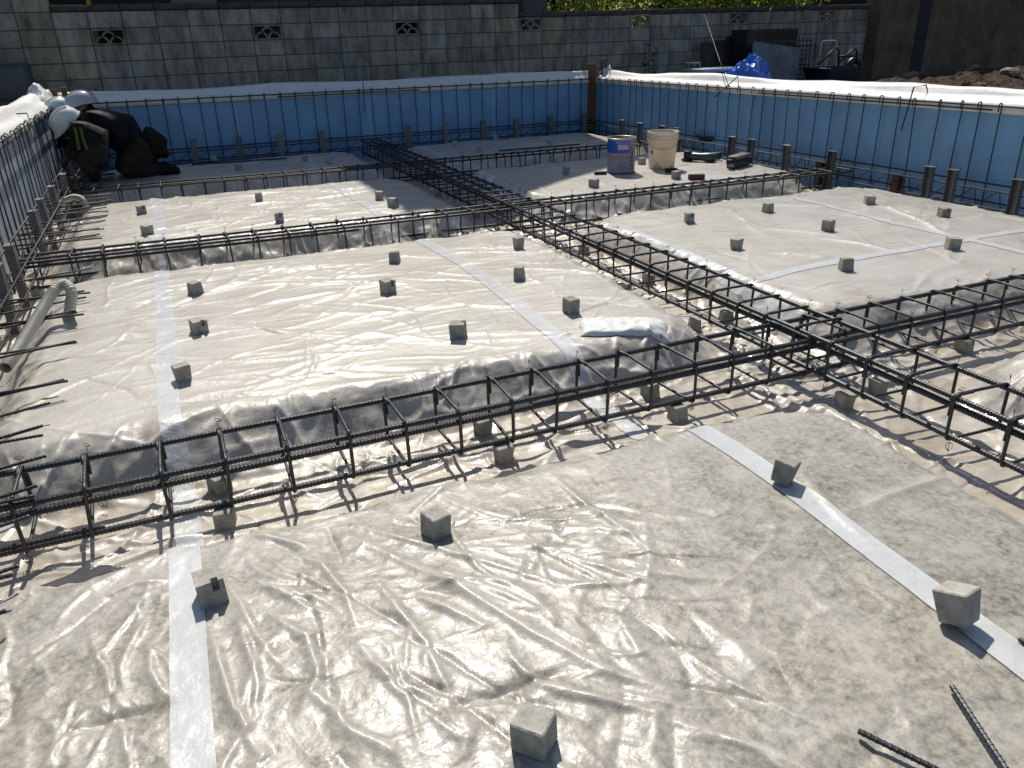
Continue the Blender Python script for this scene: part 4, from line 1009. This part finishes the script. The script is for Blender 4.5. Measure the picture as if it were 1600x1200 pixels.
# ================================================================== THINGS BEYOND THE RIGHT-HAND WALL
def build_yard():
    def at(px, py, Y): return PY(px, py, Y)
    # stacked black mesh crates / panels leaning on the block wall
    for i, (x0, x1, yt, Y, m_, lab) in enumerate([(1098, 1118, 65, 11.95, mat('weathered_board', (.06, .055, .055), .8, 0, .3, (9, .5, 1.6)), 'narrow weathered board leaning left of the dark crates'), (1119, 1137, 62, 11.93, mat('weathered_board2', (.05, .042, .04), .8, 0, .3, (9, .5, 1.6)), 'second weathered board leaning beside the first'),]):
        a = at(x0, yt, Y); b = at(x1, yt, Y); o = new_obj('leaning_board', bevel_box((0, 0, 0), (b.x-a.x, .03, a.z-GL), .006), m_); o.location = (a.x, Y-.08, GL); o.rotation_euler.x = R(-8); tag(o, lab, 'board')
    a = at(1150, 46, 11.75); b = at(1228, 46, 11.75); W_ = b.x-a.x; hgt = a.z-GL
    nC = 5
    for k in range(nC):
        h = hgt/nC; root = empty('plastic_crate', (a.x+.012*(k % 2), 11.45, GL+k*h), f'black plastic crate, {ORD[k]} from the ground in the dark stack', 'crate', 'stack of black crates')
        mb = MB(); t = .02; w_ = W_; d_ = .42; hh = h-.006
        mb.box((0, 0, 0), (w_, d_, .015)); mb.box((0, 0, hh-.03), (w_, t, hh)); mb.box((0, d_-t, hh-.03), (w_, d_, hh)); mb.box((0, t, hh-.03), (t, d_-t, hh)); mb.box((w_-t, t, hh-.03), (w_, d_-t, hh))
        new_obj('frame', mb.mesh(), BLACKP, root)
        sl = MB(); q = 0.0
        while q < w_-.02: sl.box((q+.003, .004, .0155), (q+.04, .012, hh-.0305)); sl.box((q+.003, d_-.012, .0155), (q+.04, d_-.004, hh-.0305)); q += .055
        sl.box((0.002, .012, .0155), (.01, d_-.012, hh-.0305)); sl.box((w_-.01, .012, .0155), (w_-.002, d_-.012, hh-.0305))
        o = new_obj('side_slats', sl.mesh(), BLACKP, root)
    a0 = at(1137, 60, 11.8); o = new_obj('corrugated_sheet', None_mesh(at(1138, 58, 11.85), at(1160, 52, 11.85), GL), DARKM); tag(o, 'dark corrugated sheet standing between boards and crates', 'panel')
    # grey-blue panel and wire mesh stack leaning in front
    a = at(1180, 64, 11.2); b = at(1250, 75, 11.3)
    o = new_obj('flat_panel', mesh([(a.x, 11.2, GL), (b.x, 11.28, GL), (b.x, 11.30, b.z), (a.x, 11.24, a.z), (a.x, 11.22, GL), (b.x, 11.30, GL), (b.x, 11.32, b.z), (a.x, 11.26, a.z)], [(0,1,2,3),(7,6,5,4),(0,4,5,1),(1,5,6,2),(2,6,7,3),(3,7,4,0)]), GLASSY); tag(o, 'grey-blue flat panel leaning in front of the dark crates', 'panel')
    a = at(1205, 55, 11.5); b = at(1266, 62, 11.5); mb = MB()
    for k in range(11):
        x = a.x+(b.x-a.x)*k/10; mb.tube([(x, 11.45, GL), (x+.02, 11.5, a.z-.05*k/10)], .008, 5)
    for k in range(12): z = GL+(a.z-.1-GL)*k/11; mb.tube([(a.x, 11.47, z), (b.x+.02, 11.47, z)], .008, 5)
    o = new_obj('wire_mesh', mb.mesh(), DARKM); tag(o, 'dark wire mesh panels stacked right of the grey-blue panel', 'mesh')
    # concrete block with holes
    a = at(1076, 98, 11.3); b = at(1095, 98, 11.3); mb = MB(); w_ = b.x-a.x; z1 = a.z-GL
    for i in range(3): mb.box((i*(w_-.025)/2, 0, 0), (i*(w_-.025)/2+.025, .12, z1))
    for k in range(4):
        for i in range(2): x = .025+i*(w_-.025)/2; mb.box((x, .002, k*(z1-.025)/3), (x+(w_-.075)/2, .118, k*(z1-.025)/3+.025))
    o = new_obj('openwork_crate', mb.mesh(), mat('grey_crate', (.17, .18, .17), .8)); o.location = (a.x, 11.3, GL); tag(o, 'grey crate with square openings beside the low pale table', 'crate')
    # low pale table with the blue tarp on it
    a = at(1092, 108, 11.0); b = at(1150, 105, 11.0); t = empty('low_table', ((a.x+b.x)/2, 11.0, GL), 'low pale-topped table under the blue tarp', 'table')
    w_ = (b.x-a.x)/2; zt = a.z-GL
    new_obj('table_top', bevel_box((-w_, -.15, zt-.045), (w_+.2, .4, zt), .006), mat('pale_blue_top', (.34, .50, .62), .4), t)
    for sx in (-w_+.03, w_+.1):
        for sy in (-.12, .34): new_obj('leg', bevel_box((sx, sy, 0), (sx+.035, sy+.035, zt-.046), .003), PALEM, t)
    # crumpled tarp
    c = at(1166, 113, 10.75); n = 34; xs = np.linspace(-1, 1, n); X, Y = np.meshgrid(xs, xs); r = np.hypot(X, Y)
    top = at(1163, 90, 10.75).z-GL
    Z = np.clip(1-r**3.2, 0, 1)**.5*(top*(.8+.28*fbm(X*1.3+4, Y*1.3, 2)))+.16*np.clip(ridged(X*2.6+.7*Y, Y*2.2-.8*X)-.3, 0, 1)*np.clip(1.05-r, 0, 1)+.07*ridged(X*6-2*Y, Y*6)*np.clip(1.05-r, 0, .4)
    Z = np.clip(Z, .004, None)
    Z = Z+rng.normal(size=Z.shape)*.022*np.clip(1-r, 0, 1)
    v = np.stack([X.ravel()*.52, Y.ravel()*.42, np.clip(Z, .004, None).ravel()], 1); f = [(j*n+i, j*n+i+1, (j+1)*n+i+1, (j+1)*n+i) for j in range(n-1) for i in range(n-1)]
    o = new_obj('blue_tarp', mesh(v.tolist(), f), TARP); o.location = (c.x, c.y, GL); tag(o, 'crumpled shiny blue tarp heaped behind the right-hand membrane', 'tarp')
    # white hand-truck handle
    a = at(1279, 100, 11.6); b = at(1303, 100, 11.6); zt = at(1290, 64, 11.6).z; rr = .05
    root = empty('hand_truck', ((a.x+b.x)/2, 11.6, GL), 'hand truck with white tubular handle against the block wall', 'hand truck'); ox = (a.x+b.x)/2
    pts = [(a.x-ox, 0, .12)]+[(a.x-ox+rr-rr*math.cos(t), 0, zt-GL-rr+rr*math.sin(t)) for t in np.linspace(0, math.pi/2, 6)]+[(b.x-ox-rr+rr*math.sin(t), 0, zt-GL-rr+rr*math.cos(t)) for t in np.linspace(0, math.pi/2, 6)]+[(b.x-ox, 0, .12)]
    new_obj('handle', mesh(*sweep(pts, .013, 8)), PALEM, root, True)
    new_obj('foot_plate', bevel_box((a.x-ox, -.2, .0), (b.x-ox, .02, .02), .004), PALEM, root)
    for x in (a.x-ox-.03, b.x-ox+.03):
        wv, wf = sweep([(x, .06+.07*math.cos(t), .09+.07*math.sin(t)) for t in np.linspace(0, 2*math.pi, 18, endpoint=False)], .02, 8, True); new_obj('wheel', mesh(wv, wf), BLACKP, root, True)
    # wheelbarrow
    c = at(1334, 107, 11.2); root = empty('wheelbarrow', (c.x, 11.2, GL), 'dark wheelbarrow with bent tube legs and one fat tyre', 'wheelbarrow'); zc = c.z-GL
    k = lambda px, py, Y=11.2: (at(px, py, Y).x-c.x, Y-11.2, at(px, py, Y).z-GL)
    wh = new_obj('wheel', mesh(*sweep([(.14*math.cos(t), 0, zc+.14*math.sin(t)) for t in np.linspace(0, 2*math.pi, 24, endpoint=False)], .06, 10, True)), BLACKP, root, True)
    v, f = lathe([(.0005, -.035), (.06, -.03), (.085, -.02), (.085, .02), (.06, .03), (.0005, .035)], 20); rot = Matrix.Rotation(R(90), 3, 'X'); new_obj('hub', mesh([rot @ Vector(q_)+Vector((0, 0, zc)) for q_ in v], f), mat('hub_grey', (.12, .14, .17), .5, .5), wh, True)
    for off in (-.16, .16):
        new_obj('frame_tube', mesh(*sweep([k(1279, 101, 11.2+off), k(1300, 80, 11.2+off), k(1308, 75, 11.2+off), k(1311, 80, 11.2+off), k(1310, 104, 11.2+off)], .016, 8)), DARKM, root, True)
        new_obj('frame_tube', mesh(*sweep([k(1311, 98, 11.2+off), k(1332, 78, 11.2+off), k(1337, 76, 11.2+off), k(1339, 82, 11.2+off), k(1338, 98, 11.2+off)], .016, 8)), DARKM, root, True)
    new_obj('frame_tube', mesh(*sweep([k(1311, 88, 11.05), k(1338, 88, 11.05)], .014, 8)), DARKM, root, True)
    a = k(1280, 108); b = k(1322, 104); tr = [(a[0], -.25, .16), (b[0], -.25, .16), (b[0], .25, .16), (a[0], .25, .16), (a[0]-.08, -.33, a[2]+.02), (b[0]+.04, -.33, b[2]), (b[0]+.04, .33, b[2]), (a[0]-.08, .33, a[2]+.02)]
    o = new_obj('tray', mesh(tr, [(0,3,2,1),(0,1,5,4),(1,2,6,5),(2,3,7,6),(3,0,4,7)]), mat('tray_blue', (.02, .035, .06), .5, .3), root); md = o.modifiers.new('t', 'SOLIDIFY'); md.thickness = .006
    # weeds at the foot of the wall
    for i, (px, top, lab) in enumerate([(1006, 67, 'tall leafy weed growing at the foot of the block wall'), (1020, 82, 'shorter leafy weed right beside the tall one')]):
        p = at(px, 120, 12.0); zt = at(px, top, 12.0).z-GL; root = empty('weed_plant', (p.x, 12.0, GL), lab, 'weed', 'weeds by the block wall')
        mb = MB(); mb.tube([(0, 0, -.02), (.02, 0, zt*.5), (.0, .01, zt)], [.008, .006, .003], 5); new_obj('stem', mb.mesh(), BARK, root)
        r = np.random.default_rng(i+3); zz = np.sort(r.random(90))*zt*.95+.05; pts = np.stack([r.normal(size=90)*.045, r.normal(size=90)*.045, zz], 1); new_obj('leaves', leaf_mesh(pts, .03, i+3), mat('weed_leaf', (.035, .06, .025), .6), root)
    # dark cabinet at the left against the wall
    a = at(0, 100, 11.9); b = at(42, 100, 11.9); zt = a.z-GL; root = empty('utility_box', (b.x, 11.9, GL), 'dark grey rounded utility box against the wall at far left', 'cabinet')
    cb = mat('cabinet_grey', (.05, .065, .075), .5, .2)
    new_obj('body', bevel_box((-.75, .0, 0), (0, .28, zt), .03, 2), cb, root, True)
    for z0, z1 in ((.02, zt*.5), (zt*.53, zt-.05)): new_obj('door', bevel_box((-.7, -.018, z0), (-.05, -.001, z1), .012, 2), mat('cabinet_door', (.075, .09, .10), .45, .2), root, True)
def None_mesh(a, b, z0):
    """corrugated sheet between two top points"""
    n = 40; v = []; f = []
    for i in range(n+1):
        t = i/n; x = a.x+(b.x-a.x)*t; y = a.y+.012*math.sin(i*1.57)
        v += [(x, y, z0), (x, y+.06, a.z+(b.z-a.z)*t)]
    for i in range(n): f.append((2*i, 2*i+2, 2*i+3, 2*i+1))
    return mesh(v, f)
build_yard()

# ================================================================== PEOPLE
def skin_body(name, chains, radii, parent, regions, mats_):
    """one continuous skinned body: joints -> edges with radii"""
    names = list(radii); idx = {n: i for i, n in enumerate(names)}
    me_ = bpy.data.meshes.new(name); edges = []
    for c in chains:
        for a, b in zip(c, c[1:]): edges.append((idx[a], idx[b]))
    me_.from_pydata([tuple(radii[n][0]) for n in names], edges, []); me_.update()
    ob = bpy.data.objects.new(name, me_); col.objects.link(ob)
    ob.modifiers.new('skin', 'SKIN'); sub = ob.modifiers.new('sub', 'SUBSURF'); sub.levels = 2; sub.render_levels = 2
    sv = me_.skin_vertices[0].data
    for i, n in enumerate(names):
        r = radii[n][1]; sv[i].radius = r if isinstance(r, tuple) else (r, r); sv[i].use_root = (n == 'pelvis')
    bpy.context.view_layer.update()
    em = bpy.data.meshes.new_from_object(ob.evaluated_get(bpy.context.evaluated_depsgraph_get()))
    bpy.data.objects.remove(ob)
    em.materials.clear()
    for q_ in mats_: em.materials.append(q_)
    pts = np.array([tuple(radii[n][0]) for n in names]); rad = np.array([(radii[n][1] if not isinstance(radii[n][1], tuple) else max(radii[n][1])) for n in names])
    reg = [regions(n) for n in names]
    for pl in em.polygons:
        c = np.array(pl.center); k = int(np.argmin(np.linalg.norm(pts-c, axis=1)-rad)); pl.material_index = reg[k]
    em.shade_smooth()
    return new_obj(name, em, None, parent)
JACK = mat('jacket_navy', (.0035, .004, .007), .7, 0, .2, (9, .7, 1.4), (22, .6, .02)); TROU = mat('trousers_grey', (.028, .027, .025), .9, 0, .1, (14, .7, 1.2), (24, .6, .02))
BOOT = mat('boot_black', (.005, .005, .006), .7, 0, .2); SKIN = mat('skin', (.16, .09, .06), .5); GLOVE = mat('glove', (.045, .04, .038), .8)
VEST = mat('vest_green', (.08, .14, .02), .8, 0, .1)
HW = mat('helmet_white', (.62, .66, .64), .3, 0, .5); HG = mat('helmet_blue_grey', (.33, .36, .42), .35, 0, .5)
def helmet(c, axis, fwd, m_, parent, mark=True):
    v = []; f = []; n = 28; m = 9
    for i in range(m+1):
        a = math.pi/2*i/m
        for k in range(n):
            t = 2*math.pi*k/n; v.append((.145*math.sin(a)*math.cos(t)*1.08, .118*math.sin(a)*math.sin(t), .135*math.cos(a)))
    for i in range(m):
        for k in range(n): f.append((i*n+k, i*n+(k+1) % n, (i+1)*n+(k+1) % n, (i+1)*n+k)[::-1])
    s = m*n
    for k in range(n):   # brim, longer in front
        t = 2*math.pi*k/n; e = 1.06+.24*max(0, math.cos(t))**2; v.append((.145*1.08*math.cos(t)*e, .118*math.sin(t)*1.06, -.012-.02*max(0, math.cos(t))))
    for k in range(n): f.append((s+k, s+n+k, s+n+(k+1) % n, s+(k+1) % n))
    o = new_obj('helmet', mesh(v, f), m_, parent, True)
    md = o.modifiers.new('t', 'SOLIDIFY'); md.thickness = .004
    z = Vector(axis).normalized(); x = Vector(fwd); x = (x-z*x.dot(z)).normalized(); y = z.cross(x)
    M = Matrix.Identity(4)
    for i in range(3): M[i][0] = x[i]; M[i][1] = y[i]; M[i][2] = z[i]; M[i][3] = c[i]
    o.matrix_local = M
    rd = MB()
    for q_ in (-1, 0, 1):     # ridges on the crown
        rd.tube([(.15*math.sin(a)*1.08, q_*.025, .137*math.cos(a)*(1-.02*abs(q_))) for a in np.linspace(-1.0, 1.0, 13)], .004, 5)
    new_obj('crown_ridge', rd.mesh(), m_, o, True)
    if mark:
        mk = text_mesh('SANKOU', .030)
        for vv in mk.vertices:
            a = vv.co.x/.12; zz = .045+vv.co.y; rr = math.sqrt(max(0, 1-(zz/.135)**2))
            vv.co = (.1566*rr*math.sin(a)*1.012, -.118*rr*math.cos(a)*1.03, zz)
        new_obj('lettering', mk, mat('print_black', (.02, .03, .04), .5), o)
    return o
def person(loc, J, label, helm, helm_axis, helm_fwd, vest=False, mark=True):
    root = empty('person', loc, label, 'person')
    Lc = Vector(loc); R_ = {}
    for n, (p, r) in J.items():
        k_ = 1.0 if n[1:] in ('palm', 'wrist') or n in ('neck', 'head', 'crown') else 1.28
        R_[n] = (Vector(p)-Lc, tuple(q_*k_ for q_ in r) if isinstance(r, tuple) else r*k_)
    chains = [['pelvis', 'spine', 'chest', 'neck', 'head', 'crown']]
    for s in ('l', 'r'):
        chains += [['pelvis', s+'hip', s+'thigh', s+'knee', s+'shin', s+'ankle', s+'toe'], ['chest', s+'shoulder', s+'elbow', s+'wrist', s+'palm']]
        w = R_[s+'wrist'][0]; pm = R_[s+'palm'][0]; d = (pm-w).normalized(); sd_ = d.cross(Vector((0, 0, 1))).normalized(); dn = sd_.cross(d)
        for k in range(4):
            off = sd_*(.026-.0175*k); R_[f'{s}f{k}a'] = (pm+d*.035+off, .0105); R_[f'{s}f{k}b'] = (pm+d*(.065-.004*abs(k-1.3))+off-dn*.018, .009); chains.append([s+'palm', f'{s}f{k}a', f'{s}f{k}b'])
        R_[s+'ta'] = (pm+sd_*.045, .012); R_[s+'tb'] = (pm+sd_*.055+d*.035-dn*.012, .0095); chains.append([s+'wrist', s+'ta', s+'tb'])
    def reg(n):
        if n == 'neck': return 0
        if n in ('head', 'crown'): return 3
        b = n[1:]
        if b in ('ankle', 'toe'): return 2
        if b in ('thigh', 'knee', 'shin', 'hip'): return 1
        if b in ('palm', 'ta', 'tb') or b[:1] == 'f' and b[1:2].isdigit(): return 4
        return 0
    skin_body('body', chains, R_, root, reg, [JACK, TROU, BOOT, SKIN, GLOVE])
    h = R_['head'][0]; ax = Vector(helm_axis).normalized(); fw = Vector(helm_fwd); fw = (fw-ax*fw.dot(ax)).normalized(); sd_ = ax.cross(fw)
    fm = MB(); c = h-ax*.03
    for s in (-1, 1):
        fm.box(c+fw*.105+sd_*s*.032-Vector((.008,)*3), c+fw*.105+sd_*s*.032+Vector((.008,)*3))
    new_obj('eyes', fm.mesh(), BOOT, root)
    ns = MB(); ns.tube([c+fw*.10, c+fw*.122-ax*.03, c+fw*.10-ax*.045], [.008, .014, .008], 6); ns.tube([c+fw*.098-ax*.07-sd_*.022, c+fw*.106-ax*.07, c+fw*.098-ax*.07+sd_*.022], .006, 5); new_obj('nose_and_mouth', ns.mesh(), SKIN, root, True)
    helmet(h+ax*.045, helm_axis, helm_fwd, helm, root, mark)
    return root
def kneeler():
    Y = 9.5
    q = lambda px, py, dy=0: PY(px, py, Y+dy)
    J = {'pelvis': (q(230, 221), (.19, .18)), 'spine': (q(198, 212), (.20, .19)), 'chest': (q(165, 197), (.20, .185)), 'neck': (q(143, 180), .09), 'head': (q(131, 170), .088), 'crown': (q(127, 160), .075)}
    for s, dy in (('l', -.13), ('r', .15)):
        J.update({s+'hip': (q(222, 237, dy), .13), s+'thigh': (q(203, 250, dy*1.1), .115), s+'knee': (q(188, 263, dy*1.2), .092), s+'shin': (q(228, 266, dy*1.1), .078), s+'ankle': (q(266, 264, dy), .06), s+'toe': (q(283, 271, dy), .045),
                  s+'shoulder': (q(152, 193, dy*1.5), .12), s+'elbow': (q(150, 233, dy*1.6), .085), s+'wrist': (q(114, 243, dy*.9), .042), s+'palm': (q(107, 249, dy*.8), (.042, .022))})
    p = person((q(232, 268).x, Y, -.04), J, 'person kneeling in dark jacket and grey trousers, head in a blue-grey helmet', HG, (-.15, .1, 1), (-1, -.1, -.3), mark=False)
    # tool belt and pouch, boot soles
    L = Vector(p.location)
    mb = MB(); c = q(222, 214)-L
    bm = bmesh.new(); bmesh.ops.create_icosphere(bm, subdivisions=3, radius=1); rr = random.Random(2); c = q(240, 226, -.14)-L
    for v in bm.verts:
        k = 1+.10*math.sin(5*v.co.x+3*v.co.z)+.08*math.sin(7*v.co.z+2*v.co.y); v.co = Vector((v.co.x*.15*k, v.co.y*.10*k, v.co.z*.17*k))+c
    pm_ = bpy.data.meshes.new('pouch'); bm.to_mesh(pm_); bm.free(); new_obj('tool_pouch', pm_, BOOT, p, True)
    return p
kneeler()
def squatter(head_px, Y, base_px, label, m_, axis, fwd, hands):
    q = lambda px, py, dy=0: PY(px, py, Y+dy); hx, hy = head_px
    J = {'pelvis': (q(hx+48, hy+44), .16), 'spine': (q(hx+36, hy+28), .155), 'chest': (q(hx+22, hy+16), .16), 'neck': (q(hx+9, hy+9), .07), 'head': (q(hx+2, hy+6), .092), 'crown': (q(hx-2, hy-2), .08)}
    g = -.03
    for s, dy in (('l', -.13), ('r', .13)):
        K = q(hx+12, hy+50, dy*1.2); A = q(hx+42, hy+70, dy*1.1); A.z = .05; T_ = q(hx+26, hy+75, dy*1.1); T_.z = .012
        J.update({s+'hip': (q(hx+46, hy+52, dy), .115), s+'thigh': (q(hx+30, hy+50, dy*1.1), .1), s+'knee': (K, .08), s+'shin': ((K+A)/2, .07), s+'ankle': (A, .055), s+'toe': (T_, .042),
                  s+'shoulder': (q(hx+20, hy+16, dy*1.5), .095), s+'elbow': (q(hx+12, hy+38, dy*1.7), .065), s+'wrist': (q(hx-4+hands, hy+52, dy), .04), s+'palm': (q(hx-10+hands, hy+57, dy), (.042, .022))})
    p = person((q(hx+35, hy+60).x, Y, -.03), J, label, m_, axis, fwd)
    return p, q
p2, q2 = squatter((108, 190), 9.12, None, 'person bent over the corner in a white helmet with yellow-green straps', HW, (-.55, -.25, .75), (-.75, -.1, -.6), 4)
L = Vector(p2.location)
for dx in (0, 9):
    sm_ = MB(); pts = [q2(117+dx, 199, -.31)-L, q2(120+dx, 213, -.34)-L, q2(124+dx*1.4, 234, -.33)-L]
    v = []; 
    for p_ in pts: v += [p_+Vector((-.012, 0, 0)), p_+Vector((.012, -.01, 0))]
    o = new_obj('safety_strap', mesh(v, [(0,1,3,2),(2,3,5,4)]), VEST, p2); md = o.modifiers.new('t', 'SOLIDIFY'); md.thickness = .006
squatter((94, 172), 10.45, None, 'person furthest back in the corner, only the white helmet showing', HW, (-.3, -.1, .9), (-.8, -.3, -.3), 6)
